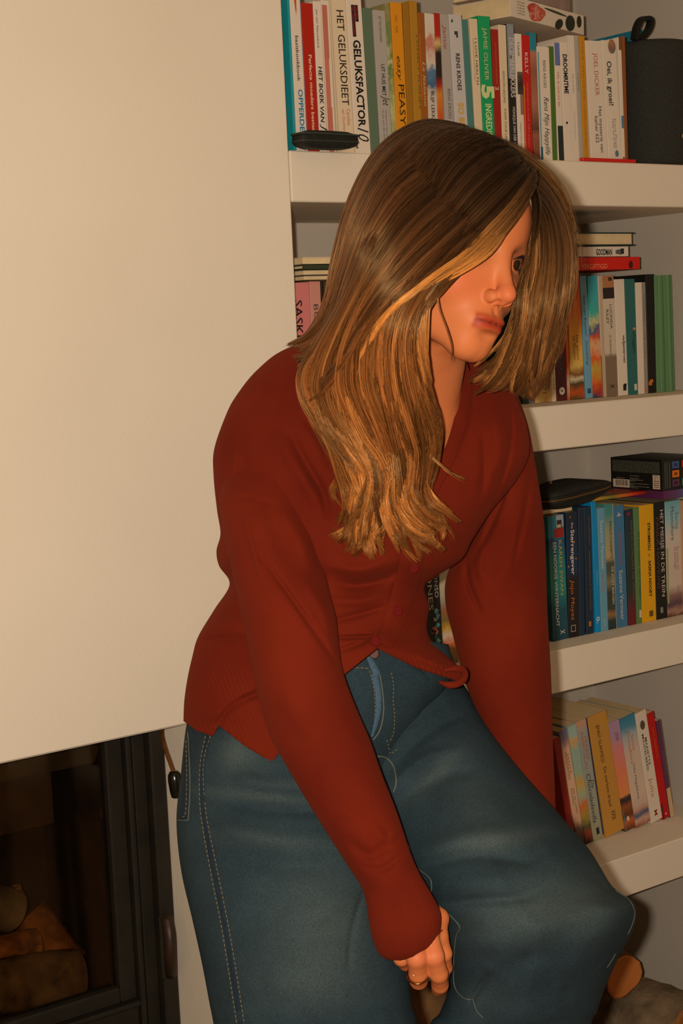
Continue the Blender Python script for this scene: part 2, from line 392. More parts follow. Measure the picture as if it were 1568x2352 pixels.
bookn = 0
def book_body(e, t, h, d, cover, hard=False, pages=PAGES, spine=None, art=(), text=(), round_=0.0, cth=None):
    """local frame: x across the spine 0..t, y depth 0..d, z height 0..h; spine at y=0
    art: rectangles (x0,x1,z0,z1,colour|material) in fractions; text: (string,z_top,z_bot,x_mid,cap,colour[,bold,shear,dir])"""
    c = cth or (0.0022 if hard else 0.0007); c = min(c, t*0.22)
    k = min(0.0018 if hard else 0.001, t*0.2)
    # cover: C-shaped outline extruded up
    n = 5
    out = [(0, d)]
    for i in range(n+1):
        a = i/n*math.pi/2; out.append((k-k*math.cos(a), k-k*math.sin(a)-0.0)) if False else out.append((k*(1-math.cos(a)), k*(1-math.sin(a))))
    m_ = []
    if round_:
        for i in range(1, 6): s = i/6; m_.append((k+(t-2*k)*s, -round_*math.sin(math.pi*s)))
    out += m_
    for i in range(n+1):
        a = (1-i/n)*math.pi/2; out.append((t-k*(1-math.cos(a)), k*(1-math.sin(a))))
    out.append((t, d))
    inn = [(t-c, d), (t-c, c+0.0004), (c, c+0.0004), (c, d)]
    ring = out+inn; N = len(ring)
    V = [(x, y, 0) for x, y in ring]+[(x, y, h) for x, y in ring]
    F = [(i, (i+1) % N, N+(i+1) % N, N+i) for i in range(N)]
    no = len(out)
    # caps as quads/tris: back board, spine, front board
    def cap(o_, flip):
        L = []
        half = no//2
        L.append([o_+0]+[o_+i for i in range(1, half)]+[o_+no+2, o_+no+3])
        L.append([o_+half-1]+[o_+i for i in range(half, no-1)]+[o_+no+1, o_+no+2])
        L.append([o_+no-2, o_+no-1, o_+no, o_+no+1])
        return [q[::-1] for q in L] if not flip else L
    F += cap(0, True)+cap(N, False)
    co = mesh('cover', V, F, cover, e, local=True)
    rec = 0.003 if hard else 0.0003
    q = c+0.00015
    V, F2 = boxvf(q, t-q, q+0.0006, d-rec-(0.001 if not hard else 0.002), rec, h-rec)
    mesh('page_block', V, F2, pages, e, local=True)
    if art or text:
        I_ = lambda x: x if isinstance(x, bpy.types.Material) else ink(x)
        off = -0.00025-round_
        for x0, x1, z0, z1, cc in art:
            a0 = max(x0*t, k*0.6); a1 = min(x1*t, t-k*0.6)
            mesh('spine_print', [(a0, off, z0*h), (a1, off, z0*h), (a1, off, z1*h), (a0, off, z1*h)], [(0, 1, 2, 3)], I_(cc), e, local=True); off -= .00005
        for tx in text:
            s, zt, zb, xm, cap_, cc = tx[:6]; bold = tx[6] if len(tx) > 6 else 0; shear = tx[7] if len(tx) > 7 else 0
            mb = MB()
            lettering(mb, s, (xm*t, off-0.00015, zt*h), (0, 0, -1), (1, 0, 0), (zt-zb)*h, cap_*t, 0, bold, shear)
            if mb.V: mesh('spine_lettering', np.concatenate(mb.V), mb.F, I_(cc), e, local=True)
    return e

def projx(X, Y, Z):
    q = np.array([X, Y, Z])-CAM; z = q@FW
    return 784+FOC*(q@RT)/z, 1176-FOC*(q@UP)/z

PREV = {}
def stand(shelf_z, ys, ya, yb, xa, xb, ytop, d, label, cover, cat='book', group=None, row=None, **k):
    """upright book: xa=(left,right) pixels at row ya, xb=(left,right) at row yb, ytop = row of its top"""
    A0, A1 = onY(xa[0], ya, ys), onY(xa[1], ya, ys); B0, B1 = onY(xb[0], yb, ys), onY(xb[1], yb, ys)
    def atz(U, W, z): s = (z-U[2])/(W[2]-U[2]); return U[0]+(W[0]-U[0])*s
    lean = 0.5*(math.atan2(A0[0]-B0[0], A0[2]-B0[2])+math.atan2(A1[0]-B1[0], A1[2]-B1[2]))
    zm = 0.5*(A0[2]+B0[2])
    xl = atz(A0, B0, zm)-(zm-shelf_z)*math.tan(lean); xr = atz(A1, B1, zm)-(zm-shelf_z)*math.tan(lean)
    T = onY(0.5*(xa[0]+xa[1]), ytop, ys); h = (T[2]-shelf_z)/math.cos(lean)
    row = row or (shelf_z, ys)
    if row in PREV:          # never into the neighbour on the left
        pr, pl, ph = PREV[row]
        hh = min(h, ph)
        need = max(pr-xl, pr+hh*math.tan(pl)-xl-hh*math.tan(lean))+0.0004
        if need > 0: xl += need
    t = max((xr-xl)*math.cos(lean)-0.0004, 0.004)
    PREV[row] = (xl+t/math.cos(lean)+0.0002, lean, h)
    lift = t*math.sin(lean) if lean > 0 else 0.0   # leaning right: the right corner touches
    if lean > 0: xl += 0.0
    e = empty('book', (xl, ys, shelf_z+lift+0.0003), label, cat, group, rot=(0, lean, 0))
    book_body(e, t, h, d, cover, **k)
    return e
# ------------------------------------------------------------------ the books
WHT = mat('white_card', (224, 208, 188), rough=0.5); CRM = mat('cream_card', (222, 200, 166), rough=0.55)
GRY = mat('grey_card', (172, 164, 154), rough=0.55)
def Z1(v): return 640+0.29337*v
def Z2(v): return 1080+0.31122*v
def row1(a, b, c, d_, ytop, label, cover, z=Z1, dep=0.20, **k):
    """top row of cookbooks: zoom-space columns at rows 100 and 300"""
    return stand(SH[1], 0.012, 100, 300, (z(a), z(b)), (z(c), z(d_)), ytop, dep, label+' on the top shelf', cover, group=None, **k)
NAVY = (28, 40, 52)
RED = (176, 34, 16)
row1(84, 96, 113, 131, -12, 'slim turquoise book at the far left', mat('turquoise_card', (30, 150, 160), rough=.45))
bk = row1(96, 188, 131, 223, -11, 'white book with a carrot and blue letters OPPERDEPO', WHT,
     art=[(0.9, 1.0, 0, 1, (150, 170, 190))],
     text=[('OPPERDEPOT', .40, -0.0+.005, .55, .42, (30, 120, 160), .02), ('basiskookbook', .74, .45, .47, .30, (28, 26, 22), .008)])
def flat(e, pts, c, nm='printed_carrot'): return mesh(nm, [(x, -.0005, z) for x, z in pts], [tuple(range(len(pts)))], ink(c), e, local=True)
HB_ = .266
flat(bk, [(.0065, HB_*.905), (.009, HB_*.80), (.0105, HB_*.765), (.0112, HB_*.80), (.0118, HB_*.90), (.0095, HB_*.915)], (200, 74, 30))
flat(bk, [(.0085, HB_*.915), (.0045, HB_*.945), (.0065, HB_*.965), (.0095, HB_*.955), (.0125, HB_*.97), (.0135, HB_*.94), (.0105, HB_*.915)], (40, 70, 50), 'printed_leaf')
row1(188, 282, 223, 316, 8, 'red book with white lettering Perfecte moeders', mat('red_card', RED, rough=.4), text=[('Perfecte moeders bestaan niet', .655, .02, .55, .26, (225, 190, 160), .02)])
row1(282, 346, 316, 377, 4, 'white book lettered HET BOEK VAN in black', WHT, text=[('HET BOEK VAN', .57, .20, .50, .5, (20, 18, 16), .02, .1), ('Jet', .19, .07, .7, .75, (20, 18, 16), 0, .3), ('Jet van Nieuwkerk', .95, .69, .40, .26, (50, 44, 38), .0, .3)])
row1(346, 408, 377, 448, 2, 'white book with a torn pink stripe down its spine', WHT, art=[(0.02, .72, .0, .30, (196, 112, 92)), (0.0, .62, .30, .62, (198, 116, 96)), (0.05, .70, .62, .97, (192, 110, 90))], text=[])
row1(410, 544, 450, 590, -4, 'cream book lettered HET GELUKSDIEET', CRM, art=[(0.0, .09, 0, 1, (190, 172, 148))],
     text=[('HET GELUKSDIEET', .92, .31, .60, .42, (34, 30, 26), .006), ('Carolina', .285, .18, .74, .22, (190, 96, 70), 0), ('van Oortmerssen', .285, .09, .44, .18, (190, 96, 70), 0)])
row1(545, 668, 590, 713, -9, 'white book lettered GELUKSFACTOR 10', WHT, art=[(0.30, .52, .74, .94, (40, 24, 28)), (.53, .74, .835, .94, (40, 24, 28))],
     text=[('GELUKSFACTOR', .72, .17, .52, .46, (18, 18, 16), .03), ('10', .165, .075, .56, .72, (30, 28, 26), 0, .35), ('Caroline', .93, .85, .63, .14, (170, 30, 30), .01), ('van Oortmerssen', .93, .75, .41, .14, (170, 30, 30), .01)])
row1(672, 744, 716, 786, 20, 'sage green book with a plain spine', mat('sage_card', (92, 112, 88), rough=.5), dep=.185)
row1(748, 848, 786, 884, 25, 'grey book lettered UIT HUIS MET', GRY, text=[('UIT HUIS MET', .63, .41, .55, .30, (30, 28, 28), .01), ('Jet', .41, .34, .68, .55, (30, 28, 28), 0, .3), ('JET VAN NIEUWKERK', .96, .78, .52, .17, (60, 56, 52)), ('100 ideeen voor uitjes met kinderen', .31, .06, .62, .12, (70, 66, 62)), ('in en om de stad', .31, .10, .38, .12, (70, 66, 62))])
row1(849, 886, 885, 926, 9, 'slim book with a green leaf pattern left of the orange one', ramp_mat('leaf_pattern', [(0, (98, 104, 50)), (.3, (190, 184, 120)), (.5, (96, 120, 60)), (.62, (206, 196, 150)), (.8, (110, 128, 70)), (1, (150, 140, 90))], warp=.35, wscale=4))
row1(888, 980, 926, 1012, 7, 'orange book lettered easy PEASY', mat('orange_card', (218, 142, 22), rough=.45), text=[('easy', .65, .49, .50, .38, (26, 22, 18), 0, .35), ('PEASY', .465, .20, .58, .52, (26, 22, 18), .0), ('ABI - PER', .92, .80, .42, .22, (150, 98, 24))])
row1(981, 1034, 1012, 1064, 8, 'plain dark gold book', mat('dark_gold', (158, 108, 24), rough=.5))
row1(1036, 1096, 1065, 1124, 3, 'plain mustard gold book beside the dark gold one', mat('mustard', (176, 126, 32), rough=.5), text=[('LONELY PLANET', .78, .30, .8, .22, (70, 84, 40), .0)])
row1(1098, 1150, 1126, 1176, 30, 'brown book with faint cursive writing', mat('tawny', (152, 88, 26), rough=.5), art=[(0, .2, .4, .85, (204, 96, 20))], text=[('La Italiano', .66, .35, .6, .40, (214, 180, 130), 0, .3)])
row1(1151, 1226, 1177, 1250, 32, 'white book with blue and red paint splashes', ramp_mat('paint_splash', [(0, (214, 200, 182)), (.15, (206, 190, 174)), (.42, (200, 184, 170)), (.50, (60, 96, 130)), (.60, (84, 120, 150)), (.66, (214, 198, 180)), (.80, (196, 120, 96)), (.86, (214, 198, 180)), (1, (216, 202, 184))], warp=.12, wscale=5), text=[('BLIJF LEKKER', .46, .22, .5, .34, (50, 46, 46), .01)])
row1(1227, 1270, 1251, 1294, 31, 'slim red, black and yellow patterned book', ramp_mat('spicy', [(0, (180, 40, 16)), (.30, (200, 90, 30)), (.44, (214, 130, 30)), (.50, (170, 30, 14)), (.56, (40, 26, 18)), (.72, (40, 26, 18)), (.78, (220, 180, 110)), (.84, (180, 40, 20)), (1, (170, 32, 16))], warp=.05))
row1(1271, 1336, 1295, 1378, 34, 'grey book with rust script at its head', GRY, text=[('Jamie', .93, .76, .45, .45, (176, 70, 44), 0, .3), ('RENS KROES', .48, .27, .6, .34, (84, 78, 72), .0)])
row1(1338, 1444, 1380, 1484, 35, 'pale book lettered RENS KROES with a small bird', mat('pale_blue_card', (196, 190, 186), rough=.5),
     text=[('RENS KROES', .73, .47, .50, .30, (34, 34, 34), .02), ('SO BE IT', .385, .14, .52, .44, (208, 160, 60), .03)], art=[(.35, .62, .86, .885, (50, 60, 64)), (.48, .62, .84, .87, (50, 60, 64)), (.15, .28, .945, .965, (50, 60, 64))])
row1(1446, 1492, 1488, 1536, 46, 'slim teal book before the I LOVE HEALTH one', mat('teal_card', (74, 124, 118), rough=.5))
row1(-5, 62, 30, 92, 44, 'cream book lettered I LOVE HEALTH', CRM, z=Z2, text=[('I LOVE HEALTH', .86, .53, .62, .28, (40, 36, 32), .0)], art=[(.28, .31, .55, .86, (60, 56, 50))])
row1(62, 154, 93, 180, 38, 'bright green book lettered JAMIE OLIVER 5 INGREDIENTEN', mat('emerald_card', (18, 158, 96), rough=.4), z=Z2,
     text=[('JAMIE OLIVER', .92, .55, .50, .34, (206, 196, 130), .0), ('5', .52, .42, .55, 1.0, (208, 216, 150), .05), ('INGREDIENTEN', .385, .02, .52, .50, (208, 216, 150), .02)])
row1(156, 210, 181, 233, 68, 'dark red book with fine gilt lettering', mat('brick_card', (158, 34, 22), rough=.45), z=Z2, text=[('ANTI INFLAMMATOIRE KEUKEN', .90, .58, .5, .20, (200, 110, 60)), ('2', .56, .53, .5, .5, (214, 190, 150), .02)])
row1(210, 268, 233, 290, 58, 'cream paperback with a fine black title', CRM, z=Z2, text=[('GEWOON GEZOND', .66, .42, .45, .26, (60, 56, 50), 0), ('SHAPE YOUR LIFE', .38, .14, .5, .26, (60, 56, 50), 0)])
row1(270, 322, 291, 350, 56, 'black book with a grey head lettered DECEMBERLEKKERS', mat('near_black', (34, 30, 30), rough=.5), z=Z2, art=[(0, 1, .60, 1, (140, 146, 152))],
     text=[('DECEMBERLEKKERS', .90, .46, .60, .62, (200, 192, 180), .02), ('MONIQUE VAN DER VLOED', .39, .04, .6, .36, (200, 190, 176), .01)])
row1(323, 384, 351, 396, 78, 'white book lettered HAIR with a dark hair photograph', WHT, z=Z2, text=[('HAIR', .93, .82, .45, .30, (70, 66, 64), 0), ('MIRJAM VAN DIJK', .30, .08, .45, .22, (120, 112, 104))], art=[(.15, .95, .52, .70, ramp_mat('hair_photo', [(0, (70, 60, 52)), (.5, (40, 34, 30)), (1, (110, 92, 78))], warp=.5, wscale=6)), (.5, 1, .36, .52, (150, 110, 92))])
row1(385, 437, 397, 461, 81, 'red book lettered KELLY', mat('scarlet_card', (190, 28, 22), rough=.4), z=Z2, text=[('KELLY', .86, .69, .45, .40, (220, 180, 170), .02), ('WEKELIJKS SLANK MET KELLY', .62, .10, .5, .2, (214, 120, 100))], art=[(0, .12, 0, .6, (214, 150, 30))])
row1(438, 488, 462, 510, 76, 'brown photographic book with a turquoise head', ramp_mat('skin_photo', [(0, (120, 66, 44)), (.2, (150, 92, 66)), (.25, (96, 60, 44)), (.45, (170, 112, 84)), (.7, (150, 88, 62)), (.84, (178, 120, 92)), (.87, (30, 128, 144)), (1, (28, 130, 146))], warp=.015), z=Z2)
row1(490, 579, 511, 603, 108, 'white book with a blue edge lettered RENS KROES in script', WHT, z=Z2, art=[(0, .14, .12, .95, (110, 160, 176)), (0, .2, 0, .12, (20, 90, 120))],
     text=[('RENS KROES', .88, .64, .55, .22, (80, 76, 70)), ('Rens Mijn Happylife', .56, .05, .62, .40, (60, 56, 52), 0, .35)])
row1(580, 616, 604, 636, 107, 'slim olive green book', mat('olive_green', (74, 110, 34), rough=.5), z=Z2)
row1(617, 655, 637, 688, 99, 'slim white book with a blue head and black foot', WHT, z=Z2, art=[(0, 1, .81, 1, (98, 116, 168)), (0, 1, 0, .30, (38, 44, 40))], text=[('YES, ik voel me fijn', .76, .46, .5, .30, (206, 96, 40), .01)])
row1(656, 719, 689, 749, 98, 'white book lettered DROOMRITME', WHT, z=Z2, text=[('DROOMRITME', .90, .57, .55, .50, (24, 24, 26), .035)], art=[(.30, .52, .315, .335, (30, 30, 30))])
row1(720, 769, 750, 797, 82, 'tall white paperback after the DROOMRITME one', WHT, z=Z2, text=[('LEEF JE LEVEN', .70, .55, .5, .25, (150, 142, 134)), ('mindstyle', .40, .18, .5, .2, (170, 160, 150))], art=[(0, .06, 0, 1, (110, 140, 170))])
row1(770, 801, 798, 827, 82, 'slim greyish white paperback left of the golden one', GRY, z=Z2, text=[('vriendinnen', .70, .56, .5, .35, (110, 104, 100))])
row1(802, 847, 828, 869, 83, 'golden yellow hardback between white paperbacks', mat('golden_card', (200, 138, 26), rough=.45), z=Z2, text=[('HET GROTE VERHAAL', .95, .10, .5, .18, (150, 98, 20))])
row1(849, 965, 871, 1012, 95, 'thick white paperback lettered JOEL DICKER', WHT, z=Z2, text=[('JOEL DICKER', .90, .55, .56, .24, (190, 96, 62), 0), ('Het mysterie van', .46, .08, .68, .20, (70, 66, 62), .005), ('kamer 622', .38, .16, .42, .20, (70, 66, 62), .005)])
def disc(e, cx, cz, r, c, off=0.0009, n=20, sq=1.0):
    th = np.arange(n)*2*np.pi/n; V = [(cx+r*math.cos(a)*sq, -off, cz+r*math.sin(a)) for a in th]
    mesh('spine_roundel', V, [tuple(range(n))], c, e, local=True)
bk = row1(966, 1078, 1013, 1103, 94, 'white paperback lettered Oei, ik groei', WHT, z=Z2, text=[('Oei, ik groei!', .83, .47, .42, .34, (36, 34, 36), .015), ('Frans Plooij', .36, .12, .62, .12, (120, 112, 104)), ('Hetty van de Rijt', .36, .12, .48, .12, (120, 112, 104))])
disc(bk, .023, .203, .0125, ramp_mat('baby_photo', [(0, (110, 104, 96)), (.4, (130, 96, 76)), (.8, (176, 120, 84)), (1, (150, 96, 66))], warp=.3, wscale=9), sq=.75)
disc(bk, .021, .016, .006, ink((92, 120, 130)), sq=.75)
row1(1079, 1116, 1104, 1136, 86, 'slim white book with a blue patch beside the black speaker', WHT, z=Z2, art=[(0, 1, .90, 1, (120, 80, 44)), (0.1, .9, .28, .38, (90, 130, 160)), (0, 1, 0, .05, (150, 100, 60))])
row1(1117, 1145, 1137, 1160, 84, 'slim rust brown book half hidden by the speaker', mat('rust_card', (142, 78, 34), rough=.5), z=Z2)
# behind the speaker
for (xl, xr, yt, c, lb) in ((1462, 1494, 70, (40, 126, 150), 'blue spine peeping over the black speaker'), (1497, 1508, 64, (196, 150, 96), 'tan spine peeping over the black speaker'),
                        (1511, 1520, 75, (190, 130, 84), 'short peach spine peeping over the black speaker'), (1521, 1533, 72, (44, 44, 36), 'dark spine peeping over the black speaker')):
    stand(SH[1], 0.20, 70, 90, (xl, xr), (xl+.9, xr+.9), yt, 0.14, lb+' on the top shelf', mat('ink%d%d%d' % c, c), group=None)

# black zip case and the red leaflet under the books on the top shelf
BAGM = mat('black_nylon', (26, 26, 20), rough=0.65, spec=0.3, noise=(140, 0.3), bump=(260, 0.3))
def lens_bag(name, c, ux, uy, uz, L, D, H, label, cat, taper=1.0, sq=.62):
    """soft zip case, a rounded slab with zip tape round its rim"""
    c = np.asarray(c, float); nu, nv = 40, 16; V = []; F = []
    for i in range(nv+1):
        v = -1+2*i/nv; z = math.copysign(abs(v)**0.8, v)
        rr = (1-abs(v)**3.2)**(1/2.6) if abs(v) < 1 else 0
        for j in range(nu):
            a = 2*math.pi*j/nu; ca, sa = math.cos(a), math.sin(a)
            x = math.copysign(abs(ca)**sq, ca); y = math.copysign(abs(sa)**sq, sa)
            tz = 1-0.45*taper*max(0, x)**2
            V.append(c+ux*x*L/2*(0.86+0.14*rr)*max(rr, .75 if 0 < i < nv else 0)+uy*y*D/2*max(rr, .75 if 0 < i < nv else 0)+uz*z*H/2*tz)
    for i in range(nv):
        for j in range(nu):
            j2 = (j+1) % nu; F.append((i*nu+j, i*nu+j2, (i+1)*nu+j2, (i+1)*nu+j))
    F.append(tuple(range(nu))[::-1]); F.append(tuple(nv*nu+j for j in range(nu)))
    V = np.array(V); e = empty(name, (c[0], c[1], V[:, 2].min()), label, cat)
    mesh('shell', V, F, BAGM, e, smooth=True)
    def rim(zf, r, m, nm, off=1.006):
        pts = []
        for j in range(61):
            a = 2*math.pi*j/60; ca, sa = math.cos(a), math.sin(a)
            x = math.copysign(abs(ca)**sq, ca); y = math.copysign(abs(sa)**sq, sa); tz = 1-0.45*taper*max(0, x)**2
            pts.append(c+ux*x*L/2*off+uy*y*D/2*off+uz*zf*H/2*tz)
        V, F = tube(pts, r, 6, cap=False); mesh(nm, V, F, m, e, smooth=True)
    return e, rim
zb = SH[1]
cc = onY(737, 332, 0.055); cc[2] = zb+0.0150
ux = np.array([1., 0, 0]); uyv = np.array([0, 1., 0]); uz = np.array([0, 0, 1.])
# it lies across the shelf front, before the books
Lw = onY(803, 335, 0.01)[0]-onY(671, 335, 0.01)[0]
cc[0] = onY(737, 335, 0.0)[0]; cc[1] = -0.012
e, rim = lens_bag('zip_case', cc, ux, uyv, uz, Lw*.99, 0.034, 0.029, 'small flat black zip case lying before the leftmost books on the top shelf', 'case', .15, .28)
rim(0.55, 0.0016, mat('green_black_tape', (52, 60, 48), rough=.6), 'piping')
rim(-0.2, 0.0012, mat('green_black_tape', (52, 60, 48)), 'zip')
q = cc+ux*Lw*.5+uz*-.006; V, F = tube([q, q+ux*.004+uz*.002, q+ux*.006-uz*.004], .0016, 8); mesh('zip_pull', V, F, mat('nickel', (170, 164, 150), rough=.3, metal=.9), e, smooth=True)
q0 = onY(1336, 371, .004); q1 = onY(1458, 375, .004)
b = MB(); b.box(q0[0], q1[0], 0.001, 0.0105, zb+0.0004, zb+0.0065, bev=.0008)
tag(b.build('leaflet', mat('signal_red', (206, 32, 22), rough=.4), origin=(q0[0], .005, zb)), 'bright red folded leaflet lying flat before the thick white paperbacks on the top shelf', 'leaflet')

# speaker
sc_ = onY(1506, 372, 0.0); rad = .080
sx, sy = onY(1433, 230, rad)[0]+rad*0.80, rad*1.0-0.004
sp = empty('portable_speaker', (sx, sy, SH[1]), 'black cylindrical fabric-covered speaker with a strap loop at the right end of the top shelf', 'speaker')
zt = onY(1506, 88, .02)[2]-SH[1]; r_ = rad
prof = [(0.0002, r_*.90), (.004, r_*.95), (.012, r_*.985), (.03, r_), (zt*.5, r_), (zt-.03, r_), (zt-.014, r_*.985), (zt-.006, r_*.955), (zt-.001, r_*.90), (zt-.0005, r_*.86), (zt-.004, r_*.83), (zt-.004, r_*.2)]
V, F = tube([(0, 0, h) for h, r in prof], [r for h, r in prof], 56)
V = V+np.array([sx, sy, SH[1]])
mesh('fabric_body', V, F, mat('speaker_cloth', (42, 42, 36), rough=0.75, spec=0.35, noise=(300, 0.35), bump=(500, 0.5)), sp, smooth=True)
s0 = onY(1480, 96, sy-.02); lo_ = [onY(1456, 92, sy-.03), onY(1462, 62, sy-.03), onY(1472, 45, sy-.03), onY(1488, 42, sy-.028), onY(1493, 52, sy-.026), onY(1486, 72, sy-.024), onY(1468, 92, sy-.02)]
pp = spline(lo_, 30); V = []; F = []
T = np.gradient(pp, axis=0); T /= np.linalg.norm(T, axis=1)[:, None]
wd = np.array([0.25, 1.0, 0.15]); wd /= np.linalg.norm(wd)
for i in range(30):
    n = np.cross(T[i], wd); n /= np.linalg.norm(n)
    for a_, b_ in ((-1, -1), (1, -1), (1, 1), (-1, 1)): V.append(pp[i]+wd*.0085*a_+n*.0038*b_)
for i in range(29):
    for j in range(4): j2 = (j+1) % 4; F.append((i*4+j, i*4+j2, (i+1)*4+j2, (i+1)*4+j))
F += [(3, 2, 1, 0), (116, 117, 118, 119)]
mesh('strap_loop', V, F, mat('strap_rubber', (16, 16, 12), rough=.55), sp)
mb = MB(); g = onX(1560, 319, sx)
ang0 = math.radians(-104+9)
Vg, Fg = glyphs('9', .03)
sz = .021
W = []
for x, y, z in Vg:
    a = math.radians(-92)+x*sz/r_; W.append((sx+(r_+.0005)*math.cos(a), sy+(r_+.0005)*math.sin(a), g[2]+y*sz-.006))
mesh('emblem', W, Fg, ink((200, 190, 170)), sp)
# ------------------------------------------------------------------ second shelf
def Z3(v): return 1180+0.24745*v
def row2(a, b, c, d_, yt, label, cover, dep=0.15, ys=0.10, **k):
    return stand(SH[2], ys, 673.2, 895.9, (Z3(a), Z3(b)), (Z3(c), Z3(d_)), 500+.24745*yt, dep, label+' on the second shelf', cover, group=None, **k)
row2(30, 90, 75, 130, 560, 'dark green book', mat('bottle_green', (40, 58, 42), rough=.5))
row2(92, 138, 132, 196, 640, 'grey blue slim book behind the hair', mat('slate_card', (104, 110, 112), rough=.5), art=[(.1, .9, .02, .16, (60, 76, 90))])
row2(160, 318, 197, 352, 560, 'tan paperback half hidden by the hair', mat('sand_card', (214, 172, 98), rough=.5), text=[('LOUISE LEEFT', .40, .06, .55, .22, (110, 80, 40))])
row2(319, 360, 353, 392, 560, 'slim cream paperback left of the maroon one', CRM, text=[('kleine winkel', .5, .1, .5, .3, (110, 120, 130))])
bk = row2(361, 462, 394, 496, 560, 'maroon paperback with a blue script title', mat('maroon_card', (84, 28, 30), rough=.45), text=[('Kicken!', .52, .25, .42, .40, (60, 100, 140), 0, .35), ('LISA JOY', .78, .58, .5, .25, (150, 110, 90))])
disc(bk, .013, .018, .0072, ink((214, 204, 186))); disc(bk, .013, .018, .0018, ink((50, 26, 26)), off=.0014)
row2(463, 492, 497, 524, 700, 'slim orange paperback', ramp_mat('orange_scene', [(0, (190, 80, 20)), (.15, (200, 170, 130)), (.3, (214, 96, 24)), (.6, (206, 90, 22)), (.75, (56, 66, 44)), (1, (190, 110, 40))], warp=.1, wscale=5))
bk = row2(493, 611, 526, 661, 545, 'sunset coloured paperback with a village at its foot', ramp_mat('sunset', [(0, (84, 70, 28)), (.06, (190, 80, 24)), (.12, (70, 62, 30)), (.17, (206, 190, 150)), (.21, (120, 70, 30)), (.27, (216, 176, 90)), (.5, (222, 158, 48)), (.72, (216, 106, 24)), (1, (186, 60, 16))], warp=.05, wscale=4),
     text=[('Het geheim', .52, .32, .62, .22, (130, 84, 40)), ('van Sonntour', .52, .32, .38, .22, (130, 84, 40)), ('Santa Montefiore', .93, .55, .55, .30, (226, 170, 90), 0, .0)])
row2(612, 680, 662, 731, 543, 'light blue paperback with a dark script title', mat('sky_card', (110, 160, 184), rough=.45), text=[('Kim van Kooten', .84, .51, .5, .34, (50, 76, 90)), ('Jonckling', .48, .27, .5, .34, (60, 90, 110), 0, .3)], art=[(.2, .75, .04, .08, (40, 80, 104))])
row2(681, 783, 732, 821, 543, 'turquoise to orange painted paperback', ramp_mat('firebird', [(0, (60, 60, 90)), (.06, (190, 60, 30)), (.14, (214, 110, 40)), (.24, (190, 160, 60)), (.32, (220, 90, 40)), (.42, (222, 170, 120)), (.50, (206, 80, 40)), (.56, (60, 90, 130)), (.62, (200, 190, 130)), (.70, (60, 170, 160)), (1, (50, 160, 180))], warp=.10, wscale=5))
row2(784, 933, 822, 967, 541, 'thick cream paperback lettered LUCINDA RILEY', ramp_mat('riley', [(0, (128, 106, 84)), (.33, (130, 108, 86)), (.36, (206, 188, 164)), (1, (212, 194, 170))]),
     art=[(0, .22, 0, 1, (190, 166, 138)), (.24, .98, .90, 1.0, (176, 120, 76)), (.24, .98, .81, .90, (44, 36, 32)), (.62, .86, .955, .985, (70, 48, 36))], text=[('LUCINDA', .76, .56, .72, .16, (70, 62, 54), .005), ('RILEY', .72, .60, .48, .16, (70, 62, 54), .005), ('de vlinderkamer', .51, .33, .62, .14, (90, 80, 70)), ('X', .10, .065, .62, .26, (50, 44, 38), .02)])
row2(935, 1029, 970, 1059, 573, 'white paperback lettered vaajesteren in small black letters', WHT, text=[('vadjesterven', .52, .28, .75, .26, (44, 40, 36), .015), ], art=[(.5, .82, .04, .09, (30, 28, 26)), (.55, .85, .075, .10, (30, 28, 26))])
row2(1030, 1128, 1062, 1154, 571, 'teal hardback with a small orange dot', mat('teal_cloth', (44, 104, 98), rough=.5), hard=True, text=[('vliegen', .55, .36, .75, .30, (28, 66, 62), .01)], art=[(.0, .06, 0, 1, (26, 70, 66)), (.64, .92, .56, .58, (190, 130, 90)), (.6, .86, .035, .09, (204, 196, 176))])
row2(1130, 1224, 1160, 1244, 602, 'white and grey shorter paperback before the black one', WHT, art=[(.60, 1, 0, 1, (150, 138, 128)), (.62, .8, .02, .06, (190, 110, 60))], text=[('VERGEET MIJ NIET', .9, .3, .8, .12, (110, 100, 92))])
row2(1225, 1304, 1246, 1324, 526, 'tall black book with an orange ribbon', mat('ink_black', (26, 24, 20), rough=.5), art=[(.05, .45, .065, .10, (206, 110, 30)), (.2, .6, .09, .115, (206, 110, 30))])
row2(1306, 1388, 1327, 1412, 536, 'ribbed green album, the left one of two,', mat('album_green', (96, 136, 92), rough=.5), art=[(.42, .52, 0, 1, (120, 156, 108)), (.84, .93, 0, 1, (74, 112, 74))])
row2(1390, 1467, 1414, 1499, 533, 'ribbed green album at the right end', mat('album_green', (96, 136, 92)), art=[(.36, .48, 0, 1, (120, 156, 108)), (.7, .8, 0, 1, (74, 112, 74))])
